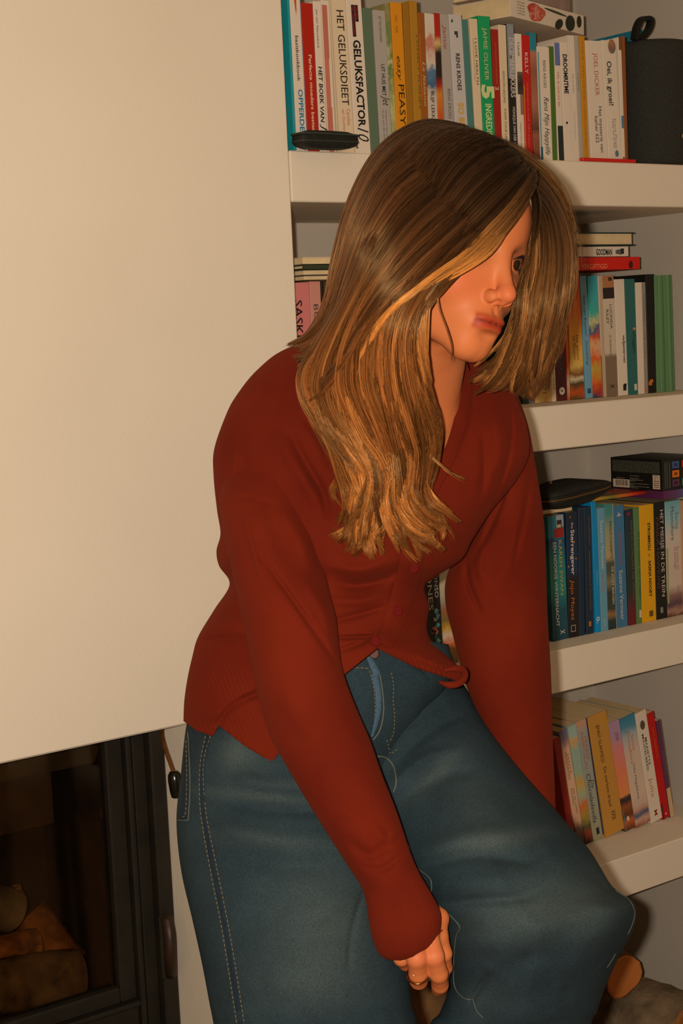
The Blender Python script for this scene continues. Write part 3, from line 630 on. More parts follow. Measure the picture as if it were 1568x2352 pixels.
# left end of the second shelf
row2((659-1180)/.24745+40, (711-1180)/.24745, (666-1180)/.24745+48, (720-1180)/.24745, 607, 'pink paperback lettered SASKIA NOORT at the left end', mat('pink_card', (206, 120, 116), rough=.45), text=[('SASKIA NOORT', .88, .12, .35, .42, (26, 18, 18), .01)], row='left', ys=.05)
row2((711-1180)/.24745, (737-1180)/.24745, (720-1180)/.24745, (745-1180)/.24745, 594, 'pale pink paperback lettered BOMAN', mat('blush_card', (200, 136, 120), rough=.45), text=[('BOMAN', .84, .52, .5, .42, (64, 52, 60), 0)], row='left', ys=.05)
row2((738-1180)/.24745, (745-1180)/.24745, (746-1180)/.24745, (754-1180)/.24745, 590, 'thin black book right of the pale pink paperback', mat('ink_black', (26, 24, 20)), row='left', ys=.05)
def lying(x0, x1, ys, z0, z1, d, label, cover, spine='front', hard=False, rot=0.0, tilt=0.0, art=(), text=(), fore=False, ins=0.0):
    """a book lying flat: its spine (or its fore edge) towards the room, lower left front corner at x0"""
    L = x1-x0; T = z1-z0
    # local book frame (x thickness, y depth, z length) turned so that length runs along +x
    e = bpy.data.objects.new('book', None); e.empty_display_size = .05
    M = Matrix.Translation((x0, ys, z0+0.0004)) @ Matrix.Rotation(rot, 4, 'Z') @ Matrix.Rotation(tilt, 4, 'Y') @ Matrix(((0, 0, 1, 0), (0, 1, 0, 0), (-1, 0, 0, T), (0, 0, 0, 1)))
    if fore: M = M @ Matrix.Translation((0, d, 0)) @ Matrix(((1, 0, 0, 0), (0, -1, 0, 0), (0, 0, 1, 0), (0, 0, 0, 1)))
    e.matrix_world = M if not fore else M
    tag(e, label, 'book'); link(e)
    book_body(e, T, L, d, cover, hard=hard, art=art, text=text)
    return e
def wx(px, py, y): return onY(px, py, y)
# stack on top of the second shelf books
zt0 = onY(1440, 628, .10)[2]; ztop = max(0.0, 0)
r0, r1 = wx(1200, 640, .07)[0], wx(1469, 607, .07)[0]
zA = wx(1469, 622, .07)[2]+.003; zB = wx(1469, 590, .07)[2]
lying(r0, r1, .07, zA, zB, .13, 'bright red paperback lettered VERGIFTIGD, bottom of the lying stack on the second shelf', mat('vermilion_card', (206, 30, 16), rough=.4),
      text=[('VERGIFTIGD', .50, .28, .55, .26, (226, 140, 90))][:0] or [], art=[])
# lettering on lying spines runs along +x
def face_text(parent, s, p0, length, cap, c, bold=0.0, shear=0.0, name='spine_print', u=(1, 0, 0), v=(0, 0, 1)):
    mb = MB(); lettering(mb, s, p0, u, v, length, cap, 0, bold, shear)
    V = np.concatenate(mb.V)
    if parent is not None:
        Mi = np.array(parent.matrix_world.inverted()) if parent.parent is None else None
        Mi = np.array((Matrix.Translation(parent.location) @ parent.rotation_euler.to_matrix().to_4x4()).inverted()) if not parent.get('_m') else Mi
    V = V @ Mi[:3, :3].T + Mi[:3, 3]
    return mesh(name, V, mb.F, ink(c), parent, local=True)
def quad_on(parent, P4, c, name='spine_print'):
    V = np.array(P4); Mi = np.array((Matrix.Translation(parent.location) @ parent.rotation_euler.to_matrix().to_4x4()).inverted())
    V = V @ Mi[:3, :3].T + Mi[:3, 3]; return mesh(name, V, [tuple(range(len(V)))], c if isinstance(c, bpy.types.Material) else ink(c), parent, local=True)
red = [o for o in C.objects if o.name.startswith('book') and o.parent is None][-1]
def ly_text(e, s, pxa, pya, pxb, cap, c, y, **k):
    a = wx(pxa, pya, y); b_ = wx(pxb, pya, y); face_text(e, s, (a[0], y-.0005, a[2]), b_[0]-a[0], cap, c, **k)
ly_text(red, 'VERGIFTIGD', 1334, 612, 1394, .0085, (226, 150, 100), .07)
def emb(e, px, py, r, c, y, n=9):
    q = wx(px, py, y); th = np.arange(n*2)*np.pi/n
    quad_on(e, [(q[0]+r*(1 if k % 2 else .62)*math.cos(a)*.8, y-.0006, q[2]+r*(1 if k % 2 else .62)*math.sin(a)) for k, a in enumerate(th)], c, 'spine_roundel')
emb(red, 1448, 608, .009, (70, 16, 12), .07)
g0, g1 = wx(1185, 590, .075)[0], wx(1442.5, 580, .075)[0]
zA2 = zB+.0012; zB2 = wx(1442, 566, .075)[2]
gd = lying(g0, g1, .075, zA2, zB2, .13, 'white paperback lettered GOODMAN, middle of the lying stack on the second shelf', WHT)
ly_text(gd, 'GOODMAN', 1368, 579, 1405, .011, (26, 26, 28), .075, bold=.03)
q = wx(1413, 578, .075); quad_on(gd, [(q[0], .0744, q[2]-.004), (q[0]+.016, .0744, q[2]-.006), (q[0]+.016, .0744, q[2]+.005), (q[0], .0744, q[2]+.003)], (96, 92, 90), 'spine_picture')
q = wx(1425, 577, .075); quad_on(gd, [(q[0], .0743, q[2]-.005), (q[0]+.008, .0743, q[2]-.005), (q[0]+.008, .0743, q[2]+.005), (q[0], .0743, q[2]+.005)], (34, 34, 34), 'spine_picture')
c0, c1 = wx(1195, 560, .07)[0], wx(1457, 550, .07)[0]
zA3 = zB2+.0012; zB3 = wx(1457, 534, .07)[2]
lying(c0, c1, .07, zA3, zB3, .14, 'dark-edged hardback showing its cream fore edge, top of the lying stack on the second shelf', mat('dark_teal_board', (34, 54, 52), rough=.5), hard=True, fore=True)
# three things on the pink books, left end
yL = .045
a0 = wx(693, 630, yL)[0]
zb_ = wx(720, 645, yL)[2]+.001
e = lying(a0+.004, a0+.10, yL, zb_, wx(720, 634, yL)[2], .13, 'worn tan paperback lying on the pink paperbacks, lowest of three', mat('worn_tan', (176, 150, 112), rough=.6), fore=True)
z_a = wx(720, 634, yL)[2]+.001
lying(a0, a0+.13, yL-.005, z_a, wx(720, 621, yL)[2], .14, 'grey magazine stack lying under the dark green notebook', mat('magazine', (120, 112, 108), rough=.4), fore=True)
z_b = wx(720, 621, yL)[2]+.001
lying(a0-.004, a0+.16, yL-.01, z_b, wx(720, 609, yL)[2], .15, 'dark green notebook lying under the white paper pad', mat('moss_board', (54, 60, 38), rough=.5), hard=True)
z_c = wx(720, 609, yL)[2]+.001
lying(a0-.004, a0+.15, yL-.01, z_c, wx(720, 592, yL)[2], .15, 'white paper pad lying topmost at the left end of the second shelf', CRM, fore=True)

# ------------------------------------------------------------------ third shelf
def Z4(v): return 1200+0.2347*v
def row3(a, b, c, d_, yt, label, cover, dep=0.14, ys=0.06, **k):
    return stand(SH[3], ys, 1207.8, 1419, (Z4(a), Z4(b)), (Z4(c), Z4(d_)), 1020+.2347*yt, dep, label+' on the third shelf', cover, group=None, **k)
row3(244, 408, 290, 440, 702, 'teal and blue paperback lettered KAREN SWAN', ramp_mat('winter', [(0, (24, 70, 84)), (.25, (26, 76, 92)), (.42, (30, 130, 124)), (.62, (34, 120, 120)), (.8, (30, 76, 110)), (.84, (34, 130, 150)), (1, (40, 120, 140))], warp=.04),
     art=[(.52, .98, .905, 1.0, (150, 160, 168)), (.55, .85, .88, .96, (60, 44, 56)), (.35, .95, .82, .895, (150, 40, 36)), (.56, .80, .90, .925, (200, 160, 120))], text=[('KAREN SWAN', .80, .36, .70, .20, (186, 160, 64), .0), ('EEN NOORSE WINTERNACHT', .79, .115, .34, .20, (206, 206, 190), .008), ('X', .08, .045, .62, .30, (206, 190, 170), .01)])
row3(409, 540, 441, 548, 668, 'navy paperback lettered De sterrengever', ramp_mat('stargazer', [(0, (30, 26, 26)), (.46, (32, 30, 32)), (.54, (24, 52, 84)), (1, (26, 38, 56))], warp=.03),
     art=[(.30, .40, .955, .968, (210, 120, 40)), (.64, .74, .755, .768, (210, 120, 40)), (.76, .86, .62, .633, (210, 120, 40)), (.06, .16, .565, .578, (210, 120, 40)), (.2, .64, .045, .10, (150, 140, 126)), (.26, .58, .052, .093, (32, 28, 28))], text=[('De', .915, .87, .5, .18, (206, 196, 180), .01), ('Sterrengever', .86, .50, .52, .32, (214, 204, 186), .015), ('Jojo Moyes', .465, .14, .42, .34, (196, 110, 36), 0, .2)])
row3(548, 600, 556, 612, 622, 'dark navy slim hardback', mat('navy_cloth', (30, 48, 66), rough=.5), hard=True)
row3(601, 671, 613, 701, 615, 'dark navy hardback with gilt lettering and a gold star', mat('navy_cloth', (30, 48, 66)), hard=True, text=[('LEVI WEEMOEDT', .92, .70, .6, .16, (140, 96, 50)), ('VERZAMELDE BRIEVEN UIT HET NOORDEN', .66, .19, .6, .16, (140, 96, 50))], art=[(.3, .62, .06, .10, (186, 110, 40))])
row3(673, 728, 702, 768, 565, 'bright blue hardback standing tallest', mat('azure_board', (12, 138, 196), rough=.4), hard=True, text=[('schrijf maar raak', .48, .36, .6, .2, (150, 200, 210)), ('o.', .12, .07, .6, .9, (210, 206, 190), .02)], dep=.16)
row3(735, 808, 769, 836, 627, 'pale blue paperback lettered Suzanne Vermeer', mat('pale_azure', (104, 158, 182), rough=.45), text=[('Suzanne Vermeer', .90, .50, .5, .42, (206, 206, 196)), ('Noorderlicht', .46, .32, .5, .34, (196, 100, 90)), ('azul', .10, .04, .5, .3, (170, 190, 196))])
row3(809, 889, 838, 921, 587, 'slim paperback lettered PAOLO COGNETTI with a mountain scene', ramp_mat('mountains', [(0, (34, 56, 56)), (.07, (40, 60, 60)), (.12, (150, 110, 70)), (.16, (60, 70, 60)), (.30, (56, 62, 58)), (.38, (130, 120, 90)), (.45, (80, 90, 70)), (.53, (76, 84, 70)), (.58, (180, 160, 110)), (.8, (150, 156, 124)), (.93, (70, 140, 136)), (1, (64, 136, 134))], warp=.02),
     text=[('PAOLO COGNETTI', .86, .57, .62, .26, (36, 44, 44), .01), ('DE ACHT BERGEN', .50, .20, .68, .26, (200, 190, 166), .01)], art=[(.93, 1, 0, 1, (206, 196, 170))])
row3(890, 995, 922, 1030, 603, 'medium blue paperback lettered Suzanne Vermeer', mat('cornflower_card', (64, 118, 156), rough=.45), text=[('NOORDERZON', .78, .52, .5, .24, (190, 70, 70), .0), ('Suzanne Vermeer', .47, .06, .5, .36, (204, 200, 190)), ('4', .945, .91, .5, .4, (204, 200, 190))])
row3(1004, 1086, 1040, 1112, 640, 'dark green and wine paperback', ramp_mat('wine_spine', [(0, (110, 30, 36)), (.12, (100, 32, 40)), (.30, (44, 54, 50)), (.7, (36, 62, 62)), (1, (34, 46, 66))], warp=.05), text=[('PAULO COELHO DE SPION', .9, .22, .72, .22, (136, 90, 50))], art=[(.2, .6, .95, .975, (140, 40, 40))])
row3(1088, 1144, 1113, 1170, 622, 'slim leaf green paperback', mat('fern_card', (92, 128, 76), rough=.5), text=[('Al het moois van vroeger', .80, .2, .8, .3, (44, 66, 34), 0, .3)], art=[(.5, .9, .05, .115, (206, 196, 170))])
row3(1146, 1286, 1171, 1309, 594, 'yellow paperback lettered STROMBOLI, SASKIA NOORT', mat('sunflower_card', (226, 166, 18), rough=.42), text=[('STROMBOLI', .845, .61, .62, .18, (34, 28, 20), .03), ('-', .58, .555, .62, .18, (34, 28, 20), .03), ('SASKIA NOORT', .52, .21, .62, .18, (34, 28, 20), .03)], art=[(.50, .78, .04, .09, (104, 78, 26))])
row3(1289, 1394, 1311, 1420, 566, 'black paperback lettered HET MEISJE IN DE TREIN', mat('soot_card', (28, 28, 26), rough=.5), text=[('HET MEISJE IN DE TREIN', .93, .19, .68, .30, (206, 196, 184), .0), ('PAULA HAWKINS', .87, .26, .26, .26, (112, 66, 44), .0)], art=[(.35, .6, .05, .10, (130, 130, 126))])
row3(1396, 1550, 1421, 1572, 556, 'thick pale paperback lettered Santa Montefiore', ramp_mat('santa', [(0, (96, 56, 40)), (.05, (170, 130, 110)), (.10, (90, 66, 80)), (.2, (150, 110, 100)), (.26, (206, 186, 168)), (.7, (206, 192, 176)), (.85, (150, 190, 196)), (1, (120, 176, 186))], warp=.05, wscale=4),
     text=[('Santa', .90, .75, .74, .22, (120, 120, 112)), ('Montefiore', .95, .66, .45, .22, (70, 96, 100)), ('De vrouw van', .60, .40, .74, .14, (176, 96, 84)), ('de zilverreiger', .60, .40, .58, .14, (176, 96, 84))], art=[(0, .12, .12, .6, (150, 170, 110))])
row3(1552, 1640, 1574, 1660, 548, 'peach coloured paperback cut by the right edge of the picture', mat('peach_card', (206, 150, 104), rough=.45))
# black paperback and cream book glimpsed between body and arm
def Zc(v): return 740+.2423*v
bk = stand(SH[3], .055, 1320, 1500, (968, 1007.7), (980, 1018.6), 1160, .14, 'black paperback with painted flowers, glimpsed between jumper and arm', mat('ink_black', (26, 24, 20)), row='mid',
      text=[('ONSO', .575, .425, .80, .22, (190, 176, 156), .0), ('ONES', .59, .355, .42, .28, (190, 176, 156), .0)],
      art=[])
rs = np.random.RandomState(2)
for cx, cz, r, c in ((.026, .097, .0045, (110, 160, 168)), (.028, .088, .005, (80, 120, 130)), (.023, .083, .004, (150, 150, 150)), (.020, .066, .0055, (150, 90, 60)), (.024, .060, .004, (150, 96, 66)), (.028, .072, .004, (70, 140, 146)), (.026, .044, .005, (90, 140, 130)), (.021, .040, .004, (140, 130, 60)), (.015, .062, .004, (100, 50, 44)), (.028, .036, .004, (80, 150, 140)), (.022, .052, .0035, (60, 90, 70))):
    n = 5; th = np.arange(20)*2*np.pi/20
    V = [(cx+r*(1+.28*math.cos(n*a))*math.cos(a), -.0007, cz+r*(1+.28*math.cos(n*a))*math.sin(a)) for a in th]
    mesh('painted_flower', V, [tuple(range(20))], ink(c), bk, local=True)
stand(SH[3], .055, 1320, 1500, (1008, 1040), (1019.5, 1052), 1150, .14, 'cream paperback with an autumn village, right of the flowered black one', ramp_mat('village', [(0, (90, 80, 40)), (.06, (150, 110, 50)), (.13, (190, 90, 50)), (.18, (200, 180, 150)), (.22, (190, 140, 40)), (.27, (110, 100, 50)), (.33, (150, 90, 50)), (.38, (150, 140, 124)), (.5, (186, 172, 148)), (1, (206, 184, 148))], warp=.05, wscale=5), row='mid')

# things lying on the third shelf books
z0 = wx(1300, 1172, .05)[2]
kt = [o for o in C.objects if o.get('label', '').startswith('teal and blue paperback')][0]
e = lying(wx(1256, 1178, .05)[0], wx(1328, 1178, .05)[0], .065, SH[3]+(onY(1290, 1182, .06)[2]-SH[3])+.004, onY(1290, 1168, .06)[2], .12, 'small paperback lying across the teal and blue paperback, pages outward', CRM, fore=True)
yl = .06
e = lying(wx(1372, 1150, yl)[0], wx(1500, 1150, yl)[0]+.004, .075, wx(1440, 1162, .075)[2]+.0175, wx(1440, 1162, .075)[2]+.024, .12, 'yellow and orange booklet lying under the purple box', ramp_mat('booklet', [(0, (206, 150, 40)), (.35, (120, 120, 50)), (.5, (200, 110, 40)), (.75, (200, 40, 24)), (1, (40, 36, 30))], axis='Z'), rot=-.02)
# boxes, one corner towards the camera
yb0 = .035
cT = onY(1519, 1056, yb0); cB = onY(1521, 1128, yb0)
def solve_dir(px, py, length, base, towards):
    """horizontal direction from base whose end at the given length meets column px"""
    best = None
    for k in range(3600):
        a = 2*math.pi*k/3600; q = base+np.array([math.cos(a), math.sin(a), 0])*length
        if towards(q): 
            x, y = projx(*q); s = abs(x-px)
            if best is None or s < best[0]: best = (s, a)
    return best[1]
uA = np.array([0, 1., 0]); uB = np.array([1., 0, 0])
LA = min(np.arange(.05, .25, .001), key=lambda l: abs(projx(*(cT+uA*l))[0]-1401))
def obox(name, label, corner, la, lb, z0, z1, m, pad=0):
    V = []
    for z in (z0, z1):
        for s, t in ((0, 0), (1, 0), (1, 1), (0, 1)): V.append((corner[0]+uA[0]*la*s+uB[0]*lb*t, corner[1]+uA[1]*la*s+uB[1]*lb*t, z))
    F = [(0, 1, 2, 3), (4, 7, 6, 5), (0, 4, 5, 1), (1, 5, 6, 2), (2, 6, 7, 3), (3, 7, 4, 0)]
    e = empty(name, (V[0][0], V[0][1], z0), label, 'box'); 
    return e, V, F
zt_, zb_ = cT[2], cB[2]
zbb = zb_-.0165
e, V, F = obox('puzzle_box', '', cB+np.array([.002, 0, 0]), LA-.004, .11, zbb, zb_-.0006, None)
e['label'] = 'flat purple to blue box lying under the black box on the third shelf books'
PB = ramp_mat('purple_blue', [(0, (92, 40, 80)), (.35, (98, 62, 104)), (.55, (84, 88, 136)), (.7, (50, 110, 150)), (1, (20, 140, 170))], axis='X')
mesh('carton', V, F, PB, e)
e, V, F = obox('game_box', '', cB, LA, .115, zb_, zt_, None)
e['label'] = 'black carton box with a barcode and coloured squares, topmost on the third shelf'
mesh('carton', V, F, mat('black_carton', (26, 26, 24), rough=.42), e)
n_out = np.cross(uA, [0, 0, 1.]); n_out = n_out if np.dot(n_out, CAM-cB) > 0 else -n_out
n_o2 = np.cross(uB, [0, 0, 1.]); n_o2 = n_o2 if np.dot(n_o2, CAM-cB) > 0 else -n_o2
H = zt_-zb_; uAr = -uA; cornerA = cB+uA*LA      # reading direction along face A: left to right
def onA(s, t, o=.0004): return cornerA+uAr*s*LA+np.array([0, 0, 1.])*t*H+n_out*o
def onB(s, t, o=.0004): return cB+uB*s*.115+np.array([0, 0, 1.])*t*H+n_o2*o
def patch(f, s0, s1, t0, t1, c, o=.0004, nm='carton_print'):
    V = [f(s0, t0, o), f(s1, t0, o), f(s1, t1, o), f(s0, t1, o)]
    return mesh(nm, V, [(0, 1, 2, 3)], c if isinstance(c, bpy.types.Material) else ink(c), e)
mb = MB()
import string
rs = np.random.RandomState(7)
def linesof(f, s0, s1, ts, cap, c, nm='small_print', gaps=.16, vertical=False):
    mb = MB()
    for t in ts:
        s = s0
        while s < s1:
            wd = rs.uniform(.015, .05); s2 = min(s+wd, s1)
            V = [f(s, t), f(s2, t), f(s2, t+cap), f(s, t+cap)] if not vertical else [f(t, s), f(t+cap, s), f(t+cap, s2), f(t, s2)]
            mb.add(V, [(0, 1, 2, 3)]); s = s2+.012
    o = mb.build(nm, ink(c), e); o['kind'] = 'stuff'
linesof(onA, .04, .96, np.linspace(.55, .89, 11), .018, (104, 104, 84))
patch(onA, .04, .37, .035, .30, (206, 180, 152), nm='barcode_label')
mb = MB(); s = .10
while s < .33:
    wd = rs.choice([.004, .008, .012]); mb.add([onA(s, .09, .0008), onA(s+wd, .09, .0008), onA(s+wd, .28, .0008), onA(s, .28, .0008)], [(0, 1, 2, 3)]); s += wd+rs.choice([.005, .008, .011])
o = mb.build('barcode', ink((60, 60, 54)), e); o['kind'] = 'stuff'
for t, s1 in ((.42, .56), (.34, .55), (.29, .64), (.25, .50), (.17, .74), (.12, .46), (.08, .76), (.03, .54)): linesof(onA, .38, s1, [t], .02, (140, 136, 112))
linesof(onA, .12, .27, [.33], .03, (110, 108, 90))
patch(onA, .82, .96, .045, .50, (206, 180, 152), nm='recycling_label'); 
cen = onA(.89, .40, .0008); ring = []
for k in range(16): a = 2*math.pi*k/16; ring.append(cen+uAr*.0045*math.cos(a)*.9+np.array([0, 0, 1.])*.0055*math.sin(a))
for k in range(16): a = 2*math.pi*k/16; ring.append(cen+uAr*.0030*math.cos(a)*.9+np.array([0, 0, 1.])*.0038*math.sin(a))
mesh('label_tree_mark', ring, [(k, (k+1) % 16, 16+(k+1) % 16, 16+k) for k in range(12)], ink((130, 130, 104)), e)
linesof(onA, .84, .94, [.10, .16, .22, .28], .02, (120, 116, 96))
linesof(onB, .06, .90, [.06, .11, .17], .018, (110, 110, 90), vertical=True)
for i, (cA, cB_) in enumerate((((70, 90, 140), (214, 50, 24)), ((224, 120, 24), (52, 48, 40)), ((100, 50, 84), (96, 150, 110)))):
    for j, cc_ in enumerate((cA, cB_)):
        s0 = .24+j*.24; t0 = .68-i*.29
        patch(onB, s0, s0+.17, t0, t0+.22, cc_, nm='coloured_square')
        patch(onB, s0+.05, s0+.12, t0+.06, t0+.16, tuple(int(v*.55) for v in cc_), o=.0008, nm='square_motif')
# zip pouch on the third shelf
tip = onY(1376, 1112, .05); back = onY(1235, 1150, .05)
cc = (tip+back)/2; u = (tip-back); L = np.linalg.norm(u); u /= L; up_ = np.cross(u, [0, 1., 0]); up_ = up_ if up_[2] > 0 else -up_
e_, rim = lens_bag('zip_pouch', cc+up_*.001, u, uyv, up_, L*1.06, .09, .045, 'black zip pouch lying tilted on the books of the third shelf', 'pouch', 1.0)
rim(-.05, .0015, mat('bronze_zip', (110, 78, 36), rough=.4, metal=.4), 'zip', 1.012)
rim(.25, .0010, mat('dark_piping', (14, 14, 12)), 'piping', 1.0); rim(-.35, .0010, mat('dark_piping', (14, 14, 12)), 'piping', 1.0)
q = onY(1262, 1109, .003); 
V, F = tube([q, q+u*.003+up_*-.001, q+u*.005+up_*.003], .0012, 8); mesh('metal_emblem', V, F, mat('aged_brass', (134, 84, 42)), e_, smooth=True)

# ------------------------------------------------------------------ lowest shelf
def Z5(v): return 1240+0.21257*v
def row4(a, b, c, d_, yt, label, cover, dep=0.15, ys=0.10, **k):
    return stand(SH[4], ys, 1708.8, 1857.6, (Z5(a), Z5(b)), (Z5(c), Z5(d_)), 1560+.21257*yt, dep, label+' on the lowest shelf', cover, group=None, **k)
row4(150, 224, 262, 334, 640, 'dark red book beside the sleeve', mat('oxblood_card', (150, 36, 20), rough=.45))
row4(225, 312, 335, 432, 560, 'cream paperback, leftmost pale one,', ramp_mat('cream_rose', [(0, (60, 40, 34)), (.14, (110, 84, 66)), (.22, (206, 160, 130)), (.5, (216, 176, 140)), (.85, (220, 170, 136)), (.93, (130, 110, 130)), (1, (110, 110, 140))], warp=.06), text=[('SANTA', .80, .62, .62, .22, (130, 84, 60)), ('MONTEFIORE', .82, .58, .36, .22, (130, 84, 60)), ('Als de rozen', .50, .28, .62, .2, (120, 80, 60)), ('bloeien', .50, .36, .36, .2, (120, 80, 60))])
row4(314, 428, 434, 519, 500, 'paperback with a sea green and yellow painted spine', ramp_mat('italian_coast', [(0, (50, 40, 30)), (.08, (150, 60, 30)), (.14, (60, 80, 50)), (.24, (170, 140, 60)), (.32, (206, 110, 50)), (.4, (160, 180, 150)), (.5, (206, 160, 70)), (.6, (150, 176, 150)), (.8, (150, 176, 160)), (.86, (214, 160, 80)), (.92, (160, 184, 170)), (1, (150, 176, 166))], warp=.09, wscale=4))
row4(429, 545, 521, 658, 445, 'pale blue paperback titled De Chocoladevilla', ramp_mat('choc', [(0, (156, 150, 116)), (.3, (160, 160, 140)), (.7, (150, 158, 152)), (.9, (160, 156, 150)), (1, (206, 150, 110))], warp=.03), art=[(.86, 1, 0.02, 1, (40, 50, 76)), (.35, .62, .045, .10, (34, 44, 40))],
     text=[('MARIA', .86, .66, .60, .24, (186, 110, 80)), ('NIKOLAI', .90, .60, .33, .24, (186, 110, 80)), ('De', .50, .43, .62, .3, (60, 60, 50), 0, .3), ('Chocoladevilla', .56, .15, .36, .36, (56, 56, 48), 0, .35)])
row4(556, 770, 662, 882, 385, 'thick ochre paperback lettered JENNY GLANFIELD', mat('ochre_card', (196, 140, 58), rough=.5), text=[('JENNY GLANFIELD', .915, .60, .44, .16, (70, 54, 34), .005), ('De sterkste draad', .56, .23, .48, .15, (70, 54, 34), .005), ('XXX', .19, .11, .56, .2, (60, 50, 34), .01)])
row4(774, 896, 884, 1003, 462, 'pink to orange paperback with a dark village foot', ramp_mat('dusk_pink', [(0, (96, 50, 24)), (.08, (190, 100, 40)), (.13, (96, 54, 30)), (.22, (150, 80, 36)), (.27, (60, 44, 44)), (.30, (60, 50, 50)), (.32, (226, 140, 80)), (.55, (226, 130, 90)), (.75, (214, 130, 130)), (.85, (180, 140, 160)), (1, (170, 140, 170))], warp=.03), text=[('CAROLA', .90, .82, .66, .13, (90, 76, 96)), ('JANSEN', .90, .82, .5, .13, (90, 76, 96))], art=[(0, .1, 0, .2, (50, 130, 150)), (.3, .52, .085, .125, (226, 200, 170))])
row4(898, 1072, 1005, 1172, 402, 'paperback with a blue sky top, lettered Villa Magdalena,', ramp_mat('villa', [(0, (150, 84, 60)), (.06, (206, 160, 140)), (.10, (70, 90, 120)), (.15, (200, 150, 130)), (.2, (206, 176, 160)), (.3, (216, 190, 166)), (.7, (206, 184, 164)), (.82, (170, 180, 180)), (.9, (80, 140, 164)), (1, (50, 124, 150))], warp=.035, wscale=4),
     text=[('Santa', .82, .68, .62, .17, (196, 110, 80)), ('Montefiore', .86, .57, .38, .17, (196, 110, 80)), ('Villa Magdalena', .57, .24, .46, .13, (80, 90, 96))])
bk = row4(1074, 1196, 1174, 1312, 352, 'white paperback lettered MARIETTE MIDDELBEEK', WHT, text=[('MARIETTE', .76, .51, .60, .17, (80, 76, 66), .01), ('MIDDELBEEK', .80, .46, .38, .17, (80, 76, 66), .01), ('Julia', .40, .22, .48, .30, (200, 130, 96)), ('M', .10, .05, .5, .3, (180, 90, 60), .01)])
disc(bk, .015, .205, .0095, ink((92, 76, 60)), sq=.7)
row4(1198, 1286, 1314, 1386, 360, 'red paperback with a small white square at its foot', mat('poppy_card', (190, 20, 18), rough=.4), text=[('KATE VERMEULEN', .86, .58, .5, .26, (206, 90, 30))], art=[(.42, .62, .035, .05, (220, 190, 180)), (0, .2, .0, .15, (40, 40, 60))])
row4(1288, 1340, 1388, 1442, 442, 'slim purple book with a cream foot', mat('plum_card', (96, 56, 84), rough=.5), art=[(0, 1, 0, .30, (206, 176, 130)), (.9, 1, 0, 1, (206, 170, 120))], text=[('Verliefd', .70, .45, .5, .3, (140, 96, 120))])
# books on top of the cookbooks
zJ = onY(1110, 37.5, .012)[2]
an = math.radians(17); vB = np.array([math.cos(an), math.sin(an), 0]); vA = np.array([-math.sin(an), math.cos(an), 0])
def flat_book(c0, lb, la, h, label, cover):
    """lying book: spine along vB from corner c0, leaves showing on the left end"""
    e = empty('book', c0, label, 'book', rot=(0, 0, an)); Mi = np.array((Matrix.Translation(e.location) @ e.rotation_euler.to_matrix().to_4x4()).inverted())
    t = .0012; b = MB()
    b.box(0, lb, 0, la, 0, t); b.box(0, lb, 0, la, h-t, h); b.box(0, lb, 0, t, t, h-t)
    mesh('cover', np.concatenate(b.V), b.F, cover, e, local=True)
    b = MB(); b.box(.0008, lb-.0008, t+.0002, la-.002, t+.0002, h-t-.0002); mesh('page_block', np.concatenate(b.V), b.F, PAGES, e, local=True)
    return e
c0 = onZ(1173, 37, zJ+.003)
lb = min(np.arange(.1, .35, .002), key=lambda l: abs(projx(*(c0+vB*l))[0]-1341))
la = min(np.arange(.1, .3, .002), key=lambda l: abs(projx(*(c0+vA*l))[0]-1040))
hb = .034
fb = flat_book(c0, lb, la, hb, 'white book with a red rose on its spine, lying on top of the cookbooks', WHT)
def ell(e, cx, cz, rx, rz, c, rot=0, n=18, wob=0.0, nm='printed_rose', off=-.0004):
    th = np.arange(n)*2*np.pi/n; V = []
    for k, a in enumerate(th):
        r = 1+wob*math.sin(3*a+1)+wob*.6*math.sin(5*a); x, z = rx*r*math.cos(a), rz*r*math.sin(a)
        V.append((cx+x*math.cos(rot)-z*math.sin(rot), off, cz+x*math.sin(rot)+z*math.cos(rot)))
    return mesh(nm, V, [tuple(range(n))], c if isinstance(c, bpy.types.Material) else ink(c), e, local=True)
ell(fb, lb*.33, hb*.5, lb*.115, hb*.44, ramp_mat('rose', [(0, (170, 60, 40)), (.35, (206, 80, 60)), (.5, (216, 170, 150)), (.65, (196, 70, 50)), (1, (200, 90, 70))], axis='X', warp=.9, wscale=9), wob=.12)
ell(fb, lb*.60, hb*.78, lb*.16, .0022, (58, 66, 44), rot=-.05, nm='printed_stem')
ell(fb, lb*.64, hb*.22, lb*.06, hb*.24, (38, 44, 34), rot=.4, nm='printed_leaf')
ell(fb, lb*.80, hb*.42, lb*.07, hb*.40, (36, 42, 34), rot=.3, nm='printed_leaf')
ell(fb, lb*.93, hb*.62, lb*.035, hb*.32, (36, 42, 34), rot=-.4, nm='printed_leaf')
q = [];
mb = MB()
for i_, (s_, z_) in enumerate((('mijn boek', .80), ('over bloemen', .66), ('en planten', .52), ('in de tuin', .38), ('verhalen', .24))): lettering(mb, s_, (lb*.08, -.0006, hb*z_), (1, 0, 0), (0, 0, 1), lb*.10, .0028, 0)
mesh('spine_print', np.concatenate(mb.V), mb.F, ink((60, 60, 50)), fb, local=True)
q = onZ(1039, 8, c0[2]+hb+.001); c1 = q-vA*(la-.01); c1[2] = c0[2]+hb+.0006
lb2 = min(np.arange(.05, .35, .002), key=lambda l: abs(projx(*(c1+vB*l))[0]-1308))
flat_book(c1, lb2, la-.01, .03, 'brownish book lying on top of the rose book', mat('taupe_card', (150, 126, 112), rough=.5, noise=(30, .25)))
